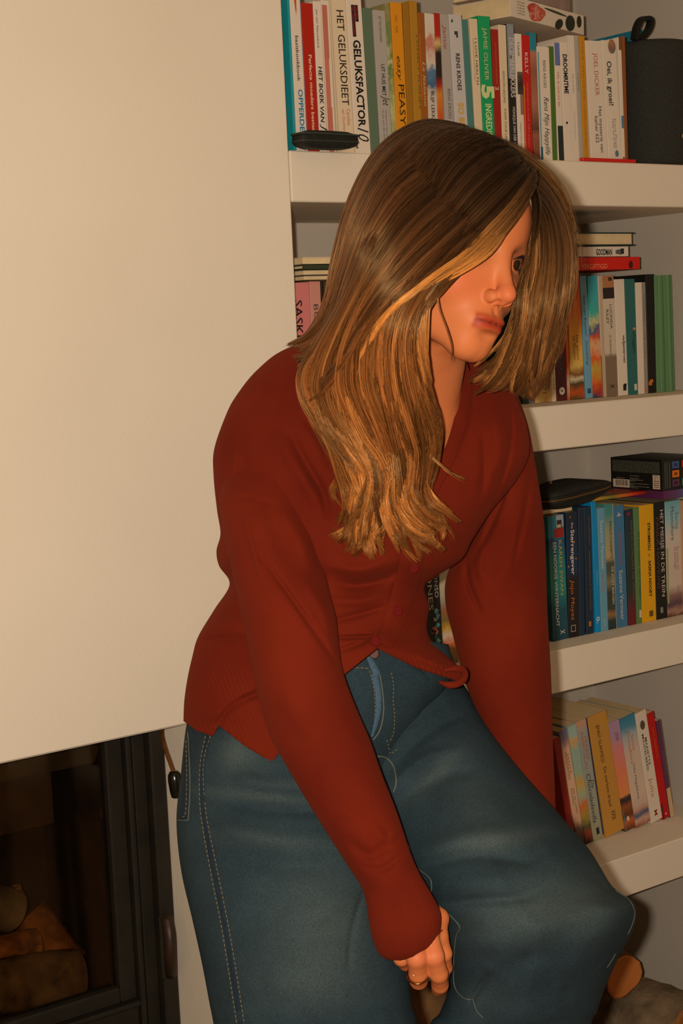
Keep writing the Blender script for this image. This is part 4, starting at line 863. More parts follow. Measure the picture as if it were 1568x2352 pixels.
# ================================================================== the person
from mathutils.bvhtree import BVHTree
person = empty('person', onZ(760, 3400, ZF)*0+np.array([*P(700, 1900, 1.95)[:2], ZF]), 'person with long hair, rust red cardigan and wide blue jeans, looking down to the right', 'person')
VD = lambda x, y: ray(x, y)/np.linalg.norm(ray(x, y))

def fill(pts, s):
    """row of picture points -> height at fractions s of its width (with light smoothing)"""
    p = np.asarray(pts, float); u = (p[:, 0]-p[0, 0])/(p[-1, 0]-p[0, 0])
    return p[0, 0]+(p[-1, 0]-p[0, 0])*s, np.interp(s, u, p[:, 1])

def fold_off(X, Y, folds):
    """distance to crease / ridge lines -> offset towards the room"""
    D = np.zeros_like(X); amp_k = 1.4
    for poly, wd, amp in folds:
        q = spline(np.asarray(poly, float), max(12, len(poly)*8)); best = np.full(X.shape, 1e9); tt = np.zeros_like(X)
        a, b = q[:-1], q[1:]
        for k in range(len(a)):
            dx, dy = b[k]-a[k]; L2 = dx*dx+dy*dy+1e-9
            t = np.clip(((X-a[k, 0])*dx+(Y-a[k, 1])*dy)/L2, 0, 1)
            d = np.hypot(X-a[k, 0]-t*dx, Y-a[k, 1]-t*dy); m = d < best
            best = np.where(m, d, best); tt = np.where(m, (k+t)/len(a), tt)
        D += amp_k*amp*np.exp(-(best/wd)**2)*np.sin(np.pi*np.clip(tt*0.92+0.04, 0, 1))**0.5
    return D

def vnoise(p, scale, seed=0):
    """cheap smooth 3-D value noise, -1..1"""
    q = np.asarray(p)*scale+seed*17.3; i = np.floor(q).astype(np.int64); f = q-i; f = f*f*(3-2*f); out = 0
    for dx in (0, 1):
        for dy in (0, 1):
            for dz in (0, 1):
                h = (i[..., 0]+dx)*374761393+(i[..., 1]+dy)*668265263+(i[..., 2]+dz)*2147483647; h = (h ^ (h >> 13))*1274126177; h = (h & 0xffff)/32767.5-1
                w_ = (f[..., 0] if dx else 1-f[..., 0])*(f[..., 1] if dy else 1-f[..., 1])*(f[..., 2] if dz else 1-f[..., 2]); out = out+w_*h
    return out

def cloth(name, rows, m, nu=110, nv=160, folds=(), rib=None, wob=0.0012, hole=None, parent=None, lip=0.012, closed=True, power=0.5, seed=1, extra=None):
    """garment piece. rows: (points left..right, depth, half thickness). The front bulges towards the room, the back away."""
    s = 0.5-0.5*np.cos(np.linspace(0, np.pi, nu)); s = s*0.75+np.linspace(0, 1, nu)*0.25
    X = []; Y = []; Dp = []; Th = []
    for pts, d, th in rows:
        x, y = fill(pts, s); X.append(x); Y.append(y); Dp.append(np.full(nu, d) if np.isscalar(d) else np.interp(s, np.linspace(0, 1, len(d)), d)); Th.append(np.full(nu, th))
    A = np.stack([np.array(X), np.array(Y), np.array(Dp), np.array(Th)], -1)
    seg = [np.hypot(np.diff(A[:, nu//2, 0]), np.diff(A[:, nu//2, 1]))]; u = np.concatenate([[0], np.cumsum(seg[0])]); u /= u[-1]
    t = np.linspace(0, 1, nv); ti = np.interp(t, u, np.arange(len(rows)))
    Ap = np.concatenate([(2*A[:1]-A[1:2]), A, (2*A[-1:]-A[-2:-1])]); i = np.minimum(ti.astype(int), len(rows)-2); f = (ti-i)[:, None, None]
    a, b, c, d = Ap[i], Ap[i+1], Ap[i+2], Ap[i+3]
    G = 0.5*((2*b)+(-a+c)*f+(2*a-5*b+4*c-d)*f*f+(-a+3*b-3*c+d)*f**3)
    X, Y, D, T = G[..., 0], G[..., 1], G[..., 2], G[..., 3]
    bul = np.maximum(0, 1-(2*s-1)**2)**power
    def pos(X, Y, D): 
        r = FW+RT*((X-784)/FOC)[..., None]-UP*((Y-1176)/FOC)[..., None]; return CAM+r*D[..., None]
    off = fold_off(X, Y, folds)*np.minimum(1, bul*1.6)
    if rib: off = off+rib(X, Y, s, t)
    if extra is not None: off = off+extra(X, Y)
    Pf0 = pos(X, Y, D-T*bul); off = off+wob*vnoise(Pf0, 22, seed)*bul+wob*.6*vnoise(Pf0, 60, seed+3)*bul
    Pf = pos(X, Y, D-T*bul-off)
    sb = s[::-1][1:-1]                                   # back, right to left
    chord = Y[:, :1]+(Y[:, -1:]-Y[:, :1])*s[None, :]; Yb = chord*.6+Y*.4
    Pb = pos(X, Yb, D+T*bul)[:, ::-1][:, 1:-1]
    ring = np.concatenate([Pf, Pb], 1); n = ring.shape[1]
    # soft lip turned inwards at the end
    cen = ring[-1].mean(0); rows_ = [ring]
    if lip:
        ax_ = ring[-1]-ring[-3]; ax_ = ax_/(np.linalg.norm(ax_, axis=1)[:, None]+1e-9)
        rad = ring[-1]-cen; rl = np.linalg.norm(rad, axis=1)[:, None]+1e-9
        rows_.append((ring[-1]+ax_*0.0012-rad/rl*0.0018)[None]); rows_.append((ring[-1]-ax_*0.0008-rad/rl*0.0038)[None]); rows_.append((ring[-1]-ax_*lip-rad/rl*0.0045)[None])
    V = np.concatenate(rows_, 0); m_ = V.shape[0]; V = V.reshape(-1, 3)
    I = np.arange(m_)[:, None]*n+np.arange(n)[None, :]
    F = np.stack([I[:-1], I[1:], np.roll(I, -1, 1)[1:], np.roll(I, -1, 1)[:-1]], -1).reshape(-1, 4)
    if hole is not None:
        cx = np.concatenate([X, X[:, ::-1][:, 1:-1]], 1); cy = np.concatenate([Y, Yb[:, ::-1][:, 1:-1]], 1); front = np.arange(n) < nu
        fr = np.tile(front, (m_, 1)).reshape(-1); ins = np.zeros(m_*n, bool)
        poly = np.asarray(hole, float); x = cx.reshape(-1); y = cy.reshape(-1); inside = np.zeros(len(x), bool)
        for k in range(len(poly)):
            x1, y1 = poly[k-1]; x2, y2 = poly[k]; c_ = ((y1 > y) != (y2 > y)) & (x < (x2-x1)*(y-y1)/(y2-y1+1e-12)+x1); inside ^= c_
        ins[:len(x)] = inside; ins &= fr
        F = F[~ins[F].any(1)]
    F = F.tolist()
    if closed: F.append([int(v) for v in I[0]])
    if closed is True: F.append([int(v) for v in I[-1][::-1]])
    return mesh(name, V, F, m, parent, smooth=True)

# ---- materials
def knit_mat():
    m = bpy.data.materials.new('rust_knit'); m.use_nodes = True; nt = m.node_tree; b = nt.nodes['Principled BSDF']
    b.inputs['Roughness'].default_value = .95; b.inputs['Specular IOR Level'].default_value = .08
    b.inputs['Sheen Weight'].default_value = .12; b.inputs['Sheen Tint'].default_value = srgb((200, 90, 60))
    tc = nt.nodes.new('ShaderNodeTexCoord'); n = nt.nodes.new('ShaderNodeTexNoise'); n.inputs['Scale'].default_value = 9; n.inputs['Detail'].default_value = 4
    nt.links.new(tc.outputs['Object'], n.inputs['Vector'])
    r = nt.nodes.new('ShaderNodeValToRGB'); r.color_ramp.elements[0].position = .3; r.color_ramp.elements[1].position = .7
    r.color_ramp.elements[0].color = srgb((94, 25, 11)); r.color_ramp.elements[1].color = srgb((108, 32, 14))
    nt.links.new(n.outputs['Fac'], r.inputs[0]); nt.links.new(r.outputs[0], b.inputs['Base Color'])
    n2 = nt.nodes.new('ShaderNodeTexNoise'); n2.inputs['Scale'].default_value = 420; n2.inputs['Detail'].default_value = 3
    mp = nt.nodes.new('ShaderNodeMapping'); mp.inputs['Scale'].default_value = (1.6, 1.6, .6)
    nt.links.new(tc.outputs['Object'], mp.inputs[0]); nt.links.new(mp.outputs[0], n2.inputs['Vector'])
    bp = nt.nodes.new('ShaderNodeBump'); bp.inputs['Strength'].default_value = .45; bp.inputs['Distance'].default_value = .0012
    nt.links.new(n2.outputs['Fac'], bp.inputs['Height']); nt.links.new(bp.outputs[0], b.inputs['Normal'])
    return m
KNIT = knit_mat()
def denim_mat(name, c0, c1):
    m = bpy.data.materials.new(name); m.use_nodes = True; nt = m.node_tree; b = nt.nodes['Principled BSDF']
    b.inputs['Roughness'].default_value = .9; b.inputs['Specular IOR Level'].default_value = .12
    tc = nt.nodes.new('ShaderNodeTexCoord'); n = nt.nodes.new('ShaderNodeTexNoise'); n.inputs['Scale'].default_value = 8; n.inputs['Detail'].default_value = 5; n.inputs['Roughness'].default_value = .6
    nt.links.new(tc.outputs['Object'], n.inputs['Vector'])
    r = nt.nodes.new('ShaderNodeValToRGB'); r.color_ramp.elements[0].position = .32; r.color_ramp.elements[1].position = .72
    r.color_ramp.elements[0].color = srgb(c0); r.color_ramp.elements[1].color = srgb(c1)
    nt.links.new(n.outputs['Fac'], r.inputs[0])
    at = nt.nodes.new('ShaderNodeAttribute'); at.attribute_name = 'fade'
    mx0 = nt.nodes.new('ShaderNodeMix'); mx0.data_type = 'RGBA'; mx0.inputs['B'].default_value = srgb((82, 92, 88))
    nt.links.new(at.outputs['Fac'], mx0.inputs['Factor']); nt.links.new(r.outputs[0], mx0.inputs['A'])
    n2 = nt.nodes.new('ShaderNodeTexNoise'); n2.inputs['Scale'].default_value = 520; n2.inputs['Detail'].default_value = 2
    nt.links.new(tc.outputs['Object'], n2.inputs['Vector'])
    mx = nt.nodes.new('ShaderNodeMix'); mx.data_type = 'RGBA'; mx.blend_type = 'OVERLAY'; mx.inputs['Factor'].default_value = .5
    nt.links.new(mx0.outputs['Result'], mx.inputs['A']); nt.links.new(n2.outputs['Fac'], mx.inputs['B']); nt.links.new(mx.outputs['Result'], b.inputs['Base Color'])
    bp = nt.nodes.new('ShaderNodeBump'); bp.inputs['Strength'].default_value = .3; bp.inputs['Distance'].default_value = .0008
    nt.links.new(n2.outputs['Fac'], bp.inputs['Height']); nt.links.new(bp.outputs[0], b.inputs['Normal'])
    return m
DENIM = denim_mat('denim', (32, 45, 52), (46, 62, 68)); DENIM_L = denim_mat('denim_light', (58, 80, 98), (74, 96, 112)); DENIM_D = denim_mat('denim_dark', (28, 40, 50), (38, 52, 64))

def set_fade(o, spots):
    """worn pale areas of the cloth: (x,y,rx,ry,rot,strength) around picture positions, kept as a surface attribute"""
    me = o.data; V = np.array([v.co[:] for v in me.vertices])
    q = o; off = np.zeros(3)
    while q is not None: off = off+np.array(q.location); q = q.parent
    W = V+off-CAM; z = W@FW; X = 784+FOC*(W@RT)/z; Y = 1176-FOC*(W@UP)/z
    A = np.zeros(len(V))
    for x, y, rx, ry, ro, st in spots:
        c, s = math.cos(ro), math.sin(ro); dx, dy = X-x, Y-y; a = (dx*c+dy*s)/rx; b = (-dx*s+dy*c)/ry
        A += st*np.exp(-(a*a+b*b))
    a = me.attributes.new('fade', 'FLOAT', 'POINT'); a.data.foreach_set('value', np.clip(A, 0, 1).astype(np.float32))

# ---- jeans
jeans = empty('jeans', person.location, parent=person); jeans.location = (0, 0, 0)
near_rows = [
 ([(500, 1480), (760, 1440), (1030, 1480)], 1.90, .095),
 ([(452, 1570), (640, 1560), (860, 1560), (1040, 1550)], 1.895, .10),
 ([(428, 1665), (640, 1660), (850, 1660), (980, 1640)], 1.885, .105),
 ([(415, 1780), (640, 1770), (905, 1760)], 1.865, .105),
 ([(405, 1885), (640, 1875), (905, 1860)], 1.845, .105),
 ([(416, 2000), (650, 1990), (905, 1980)], 1.825, .105),
 ([(441, 2110), (670, 2100), (915, 2100)], 1.80, .105),
 ([(463, 2210), (700, 2200), (935, 2205)], 1.785, .105),
 ([(480, 2300), (710, 2300), (945, 2300)], 1.775, .105),
 ([(498, 2400), (720, 2400), (965, 2400)], 1.77, .105),
 ([(560, 2800), (770, 2800), (985, 2800)], 1.80, .10),
 ([(610, 3300), (800, 3300), (1000, 3300)], 1.86, .095),
 ([(640, 3700), (820, 3700), (1000, 3700)], 1.93, .095)]
nf = [([(500, 1790), (640, 1800), (760, 1802), (840, 1780)], 16, .006), ([(480, 1835), (640, 1860), (800, 1856), (870, 1835)], 15, -.006),
      ([(500, 1900), (640, 1930), (780, 1925)], 20, .005), ([(520, 1960), (650, 1990), (760, 1985)], 22, -.004),
      ([(640, 2120), (730, 2090), (800, 2060), (860, 2030)], 26, .004), ([(848, 2020), (822, 2090), (806, 2160), (800, 2230)], 5, -.0035),
      ([(700, 2160), (760, 2150), (820, 2150)], 26, -.003), ([(470, 1700), (505, 1680), (545, 1700)], 10, .004),
      ([(620, 2180), (640, 2260), (650, 2340)], 30, .003), ([(560, 1740), (620, 1790), (720, 1800)], 9, -.003)]
o1 = cloth('trouser_leg', near_rows, DENIM, nu=120, nv=260, folds=nf, parent=jeans, seed=2, wob=.0018)
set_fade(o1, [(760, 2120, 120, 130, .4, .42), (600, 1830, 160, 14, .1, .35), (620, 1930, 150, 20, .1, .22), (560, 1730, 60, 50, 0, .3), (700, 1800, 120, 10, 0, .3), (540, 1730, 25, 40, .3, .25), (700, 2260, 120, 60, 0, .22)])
far_rows = [
 ([(760, 1760), (900, 1610), (985, 1500)], 1.93, .08),
 ([(830, 1850), (960, 1700), (1062, 1570)], (1.86, 1.91, 1.95), .09),
 ([(875, 1915), (1010, 1790), (1112, 1655)], (1.84, 1.88, 1.92), .10),
 ([(905, 1965), (1060, 1860), (1182, 1752)], (1.81, 1.84, 1.89), .105),
 ([(935, 2000), (1120, 1945), (1282, 1868)], (1.785, 1.80, 1.85), .108),
 ([(965, 2050), (1180, 2030), (1352, 1950)], (1.77, 1.775, 1.82), .11),
 ([(985, 2085), (1200, 2080), (1400, 2028)], (1.765, 1.765, 1.81), .11),
 ([(1004, 2112), (1210, 2112), (1424, 2050)], (1.76, 1.76, 1.80), .11),
 ([(1015, 2140), (1220, 2140), (1457, 2075)], (1.76, 1.755, 1.79), .107),
 ([(1022, 2165), (1230, 2175), (1460, 2118)], (1.76, 1.755, 1.79), .105),
 ([(1025, 2190), (1225, 2205), (1443, 2160)], (1.765, 1.76, 1.79), .102),
 ([(1027, 2215), (1220, 2240), (1420, 2200)], (1.77, 1.765, 1.79), .10),
 ([(1029, 2270), (1210, 2290), (1392, 2262)], (1.78, 1.775, 1.795), .095),
 ([(1010, 2325), (1190, 2345), (1372, 2320)], (1.79, 1.785, 1.80), .09),
 ([(975, 2400), (1160, 2420), (1350, 2400)], 1.81, .09),
 ([(930, 2800), (1120, 2800), (1310, 2800)], 1.90, .09),
 ([(930, 3200), (1110, 3200), (1290, 3200)], 1.98, .085),
 ([(930, 3500), (1100, 3500), (1270, 3500)], 2.05, .085)]
ff = [([(905, 1760), (960, 1700), (1020, 1660), (1070, 1640)], 12, -.006), ([(900, 1800), (980, 1740), (1060, 1720)], 12, .005), ([(905, 1850), (1000, 1790), (1090, 1770)], 16, -.004),
      ([(960, 1960), (1080, 1920), (1180, 1915)], 22, .006), ([(960, 1990), (1090, 1965), (1200, 1975), (1240, 1960)], 14, -.006),
      ([(985, 2035), (1090, 2025), (1220, 2010)], 24, .004), ([(1010, 2075), (1110, 2068), (1200, 2060), (1260, 2030)], 13, -.006),
      ([(1080, 2180), (1180, 2140), (1280, 2120)], 30, .004), ([(1100, 2320), (1140, 2250), (1230, 2190), (1300, 2140)], 22, -.004),
      ([(1080, 2300), (1120, 2240)], 6, -.006), ([(1300, 2240), (1380, 2140), (1430, 2090)], 26, .004), ([(1340, 2000), (1380, 2025), (1420, 2062)], 7, -.004), ([(1360, 2080), (1420, 2090), (1450, 2090)], 14, .004)]
o2 = cloth('trouser_leg', far_rows, DENIM, nu=120, nv=240, folds=ff, parent=jeans, seed=5, wob=.0018)
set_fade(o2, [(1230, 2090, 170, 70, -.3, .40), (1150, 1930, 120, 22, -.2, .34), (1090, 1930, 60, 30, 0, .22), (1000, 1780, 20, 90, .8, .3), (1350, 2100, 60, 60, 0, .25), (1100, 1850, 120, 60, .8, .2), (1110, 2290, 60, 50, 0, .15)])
# knee flare: the turned, frayed cloth at the knee
BV = {}
def bvh(objs):
    Vs = []; Fs = []; n = 0
    for o in objs:
        off = np.zeros(3); q = o
        while q is not None: off = off+np.array(q.location); q = q.parent
        V = np.array([v.co[:] for v in o.data.vertices])+off; Vs += V.tolist(); Fs += [[i+n for i in p.vertices] for p in o.data.polygons]; n += len(V)
    return BVHTree.FromPolygons(Vs, Fs)
def surf(tree, px, py, lift=0.0012, miss=None):
    d = ray(px, py); L = np.linalg.norm(d); hit = tree.ray_cast(Vector(CAM), Vector(d/L))
    if hit[0] is None: return None
    n = np.array(hit[1]); n = n if n@d < 0 else -n
    return np.array(hit[0])+n*lift
JT = bvh([o1, o2])
THREAD = mat('tan_thread', (112, 96, 70), rough=.8); THREAD_D = mat('dull_thread', (88, 92, 82), rough=.8)
def seam(poly, name, m, dash=None, r=.0007, tree=None, parent=None, lift=.0006, n=None):
    tree = tree or JT; q = spline(np.asarray(poly, float), 400); L = np.concatenate([[0], np.cumsum(np.hypot(*np.diff(q, axis=0).T))])
    step = 4.0; N = int(L[-1]/step)+1; t = np.linspace(0, L[-1], N); x = np.interp(t, L, q[:, 0]); y = np.interp(t, L, q[:, 1])
    pts = [surf(tree, a, b, lift) for a, b in zip(x, y)]
    mb = MB()
    if dash is None:
        run = []
        for p_ in pts+[None]:
            if p_ is None or (run and np.linalg.norm(p_-run[-1]) > .02):
                if len(run) > 3: V, F = tube(run, r, 5); mb.add(V, F)
                run = [] if p_ is None else [p_]
            else: run.append(p_)
    else:
        a, g = dash; d = 0.0
        while d+a < L[-1]:
            p0 = surf(tree, np.interp(d, L, q[:, 0]), np.interp(d, L, q[:, 1]), lift); p1 = surf(tree, np.interp(d+a, L, q[:, 0]), np.interp(d+a, L, q[:, 1]), lift)
            if p0 is not None and p1 is not None and np.linalg.norm(p1-p0) < .02: V, F = tube([p0, p1], r, 4); mb.add(V, F)
            d += a+g
    if not mb.V: return None
    o = mb.build(name, m, parent or jeans, smooth=True); o['kind'] = 'stuff' if dash else 'part'
    if not dash: del o['kind']
    return o
def band(poly, wd, name, m, tree=None, parent=None, lift=.0022, h=.0016, n=60):
    """narrow raised strip of cloth laid on a surface; wd = width in picture pixels, scalar or list"""
    tree = tree or JT; q = spline(np.asarray(poly, float), n); T = np.gradient(q, axis=0); T /= np.linalg.norm(T, axis=1)[:, None]; N = np.stack([-T[:, 1], T[:, 0]], 1)
    w_ = np.interp(np.linspace(0, 1, n), np.linspace(0, 1, 1 if np.isscalar(wd) else len(wd)), [wd] if np.isscalar(wd) else wd)
    prof = [(-1.0, -.002), (-1.0, h*.7), (-.85, h), (0, h*1.15), (.85, h), (1.0, h*.7), (1.0, -.002)]
    V = []; ok = True; last = None
    base = []
    for i in range(n):
        row = []
        for a, z in prof:
            x, y = q[i]+N[i]*a*w_[i]/2; s = surf(tree, x, y, 0.0)
            if s is None: s = last if last is not None else P(x, y, 1.8)
            last = s; row.append((s, z))
        base.append(row)
    D = np.array([[(s-CAM)@FW for s, z in row] for row in base])
    for _ in range(6): D[1:-1] = (D[:-2]+D[2:]+2*D[1:-1])/4
    for i in range(n):
        for k, (a, z) in enumerate(prof):
            x, y = q[i]+N[i]*a*w_[i]/2; V.append(P(x, y, D[i, k]-z-lift*.5))
    k = len(prof); F = []
    for i in range(n-1):
        for j in range(k-1): F.append((i*k+j, (i+1)*k+j, (i+1)*k+j+1, i*k+j+1))
    F.append(tuple(range(k))); F.append(tuple((n-1)*k+j for j in range(k))[::-1])
    return mesh(name, V, F, m, parent or jeans, smooth=True)
seam([(484, 1690), (470, 1740), (468, 1800), (476, 1880), (500, 2000), (524, 2120), (543, 2230), (562, 2352), (575, 2420)], 'stitching', THREAD, dash=(7, 4))
seam([(473, 1690), (462, 1745), (459, 1800), (462, 1870), (484, 2000), (508, 2120), (526, 2230), (545, 2352), (556, 2420)], 'stitching', THREAD, dash=(7, 4))
band([(478, 1690), (466, 1745), (464, 1800), (469, 1875), (492, 2000), (516, 2120), (534, 2230), (553, 2352), (566, 2420)], 11, 'side_seam', DENIM_D, h=.0008, lift=.0002)
# back pocket edge
band([(432, 1700), (428, 1780), (423, 1880)], [8, 14, 20], 'back_pocket', DENIM_D, h=.0014, lift=.0004, n=30)
seam([(432, 1680), (436, 1750), (437, 1820), (433, 1884)], 'pocket_edge', THREAD_D, r=.0007)
seam([(428, 1700), (430, 1790), (426, 1872), (410, 1872)], 'stitching', THREAD, dash=(7, 4))
seam([(407, 1884), (420, 1885), (433, 1884)], 'pocket_edge', THREAD_D)
# waistband, fly, pocket, crotch
seam([(784, 1540), (815, 1534), (850, 1536)], 'stitching', THREAD, dash=(8, 3), r=.0009)
band([(842, 1500), (856, 1528), (866, 1552)], [10, 16, 18], 'fly_top', DENIM_L, n=16, h=.0025)
band([(860, 1548), (868, 1590), (869, 1630), (862, 1665), (854, 1692)], [16, 14, 13, 10, 5], 'fly', DENIM_L, h=.0022)
seam([(870, 1540), (878, 1590), (880, 1635), (872, 1675), (856, 1700)], 'stitching', THREAD_D, r=.0010)
seam([(848, 1540), (858, 1580), (861, 1630), (857, 1680)], 'stitching', THREAD, dash=(6, 3))
seam([(898, 1545), (903, 1575), (902, 1610), (905, 1640), (903, 1680), (893, 1705)], 'stitching', THREAD, dash=(5, 4))
band([(930, 1530), (960, 1548), (978, 1568)], [16, 22, 22], 'belt_loop', DENIM, n=16, h=.003)
seam([(936, 1528), (962, 1545), (974, 1568)], 'stitching', THREAD, dash=(5, 3))
seam([(866, 1737), (885, 1740), (903, 1760), (910, 1795), (904, 1820)], 'crotch_seam', THREAD_D, r=.0011)
seam([(888, 1700), (896, 1730), (912, 1722)], 'stitching', THREAD, dash=(5, 4))
# inseam of the raised leg
seam([(945, 1985), (985, 2014), (992, 2035), (993, 2062), (1030, 2098), (1056, 2128), (1048, 2150), (1043, 2200), (1044, 2262), (1062, 2290), (1082, 2296)], 'inseam', THREAD_D, r=.0006)
seam([(1086, 2292), (1094, 2320), (1110, 2338)], 'inseam', THREAD_D, r=.0006)
JT2 = bvh([o for o in jeans.children if o.name.startswith(('trouser_leg', 'knee_flare'))])
seam([(1412, 2046), (1425, 2054), (1442, 2066), (1452, 2082), (1456, 2100), (1450, 2124), (1440, 2146)], 'frayed_edge', mat('frayed_thread', (84, 86, 78), rough=.9), r=.0005, tree=JT2)
seam([(1412, 2190), (1403, 2206), (1393, 2222)], 'frayed_edge', mat('frayed_thread', (84, 86, 78)), r=.0005, tree=JT2)
# button of the jeans
bp_ = surf(JT, 856, 1502, .004)
if bp_ is None: bp_ = P(856, 1502, 1.80)
def button(center, nrm, r, h, m, name, parent, holes=0, hm=None):
    nrm = np.asarray(nrm, float); nrm /= np.linalg.norm(nrm); 
    prof = [(-.002, r*.5), (-.0003, r*.93), (h*.4, r), (h*.85, r*.97), (h, r*.84), (h*.9, r*.70), (h*.45, r*.60), (h*.4, r*.58), (h*.4, r*.2)]
    V, F = tube([center+nrm*a for a, b in prof], [b for a, b in prof], 24); o = mesh(name, V, F, m, parent, smooth=False)
    if holes:
        a = np.cross(nrm, UP); a /= np.linalg.norm(a); b_ = np.cross(nrm, a)
        mb = MB()
        for k in range(holes):
            t = math.pi/4+k*2*math.pi/holes; c = center+nrm*h*.5+(a*math.cos(t)+b_*math.sin(t))*r*.26
            V, F = tube([c, c+nrm*.0003], r*.10, 8); mb.add(V, F)
        q = mb.build('button_holes', hm, parent); 
        q['kind'] = 'stuff'
    return o
button(bp_, -VD(856, 1502), .0062, .003, mat('copper', (70, 30, 18), rough=.55, metal=.1), 'jeans_button', jeans)

# ---- cardigan
card = empty('cardigan', (0, 0, 0), parent=person)
neck_hole = [(940, 740), (1090, 770), (1082, 830), (1068, 880), (1065, 920), (1056, 970), (1036, 1030), (1008, 1085), (986, 1118), (950, 1060), (920, 980), (905, 900), (900, 800)]
body_rows = [
 ([(770, 770), (880, 770), (1090, 790)], 1.93, .035),
 ([(655, 802), (780, 810), (900, 830), (1010, 835), (1120, 832)], 1.915, .06),
 ([(590, 850), (740, 890), (890, 905), (1030, 905), (1166, 872)], 1.905, .085),
 ([(545, 905), (720, 950), (880, 975), (1050, 968), (1190, 925)], 1.90, .10),
 ([(520, 950), (700, 1000), (880, 1030), (1060, 1020), (1208, 970)], 1.895, .11),
 ([(492, 1030), (690, 1070), (870, 1095), (1050, 1080), (1215, 1040)], 1.89, .118),
 ([(490, 1090), (690, 1130), (870, 1150), (1040, 1140), (1185, 1105)], 1.885, .12),
 ([(498, 1170), (690, 1200), (860, 1215), (1000, 1215), (1128, 1175)], 1.88, .122),
 ([(506, 1225), (690, 1250), (850, 1268), (990, 1268), (1085, 1240)], 1.88, .12),
 ([(497, 1265), (690, 1290), (840, 1305), (980, 1300), (1060, 1285)], 1.88, .115),
 ([(503, 1300), (690, 1315), (830, 1330), (930, 1335), (1000, 1325)], 1.88, .108),
 ([(527, 1342), (690, 1345), (820, 1352), (915, 1352), (975, 1348)], 1.88, .106),
 ([(492, 1400), (670, 1385), (800, 1388), (900, 1385), (985, 1392)], 1.88, .110),
 ([(455, 1462), (660, 1440), (790, 1432), (890, 1415), (980, 1438)], 1.88, .114),
 ([(441, 1510), (560, 1540), (650, 1500), (780, 1470), (880, 1440), (990, 1470)], 1.88, .118),
 ([(430, 1560), (540, 1600), (640, 1620), (770, 1505), (870, 1455), (945, 1480), (1030, 1510)], 1.88, .120),
 ([(423, 1610), (470, 1640), (500, 1630), (560, 1665), (625, 1695), (645, 1680), (780, 1530), (868, 1470), (955, 1510), (1068, 1545)], 1.88, .122),
 ([(421, 1656), (450, 1678), (486, 1690), (499, 1664), (560, 1712), (625, 1752), (646, 1716), (785, 1552), (868, 1486), (960, 1532), (1072, 1568)], 1.88, .124)]
bf = [([(780, 1340), (820, 1345), (880, 1330), (930, 1300)], 12, -.008), ([(760, 1300), (830, 1310), (900, 1285)], 16, .006),
      ([(765, 1380), (830, 1380), (890, 1360)], 12, .005), ([(770, 1425), (830, 1410), (880, 1395)], 8, -.005), ([(775, 1465), (830, 1463), (870, 1460)], 5, -.006),
      ([(780, 1495), (830, 1475), (850, 1465)], 7, -.004), ([(1010, 1318), (1068, 1290), (1095, 1240), (1105, 1170)], 8, -.004),
      ([(910, 1480), (940, 1455), (975, 1410)], 10, -.004), ([(950, 1500), (1000, 1525), (1060, 1545)], 10, .004), ([(870, 1490), (900, 1470), (925, 1410)], 6, -.004),
      ([(505, 1300), (530, 1340), (560, 1360)], 10, -.008), ([(500, 1275), (520, 1285), (560, 1290)], 14, .007), ([(450, 1475), (500, 1468), (570, 1470)], 9, -.006), ([(450, 1440), (500, 1430), (560, 1440)], 16, .004),
      ([(500, 1662), (530, 1625), (580, 1598), (620, 1590)], 8, -.008), ([(430, 1620), (500, 1640), (560, 1600)], 20, .005),
      ([(670, 1000), (700, 1060), (740, 1130), (752, 1180)], 10, -.006), ([(640, 1010), (690, 1090), (730, 1160)], 16, .005), ([(700, 960), (735, 1010), (760, 1070)], 10, -.005),
      ([(1165, 880), (1175, 1000), (1150, 1110), (1110, 1180)], 7, -.005), ([(1110, 1000), (1112, 1080), (1105, 1140)], 9, -.004), ([(1140, 940), (1150, 1030), (1130, 1100)], 14, .004),
      ([(1205, 960), (1225, 1030), (1228, 1080)], 7, -.004), ([(1090, 880), (1075, 960), (1050, 1040)], 7, -.004), ([(505, 1050), (515, 1100), (512, 1150)], 9, .004),
      ([(527, 960), (535, 1050), (530, 1140)], 6, .003), ([(548, 960), (562, 1060), (566, 1135)], 12, -.002)]
RIBF = lambda X, Y, s, t: .0007*np.sin((X*.93-Y*.37)*.62)*np.clip((X*-.0+Y-1400)/120, 0, 1)*np.where(X < 720, 1, np.clip((Y-1500)/20, 0, 1))
tmp_ = cloth('uncut', body_rows, KNIT, nu=160, nv=180, folds=bf, closed='top', seed=7, wob=.0016)
CT = bvh([tmp_]); bpy.data.objects.remove(tmp_)
ob = cloth('knit_body', body_rows, KNIT, nu=240, nv=260, folds=bf, rib=RIBF, parent=card, hole=neck_hole, closed='top', seed=7, wob=.0016)
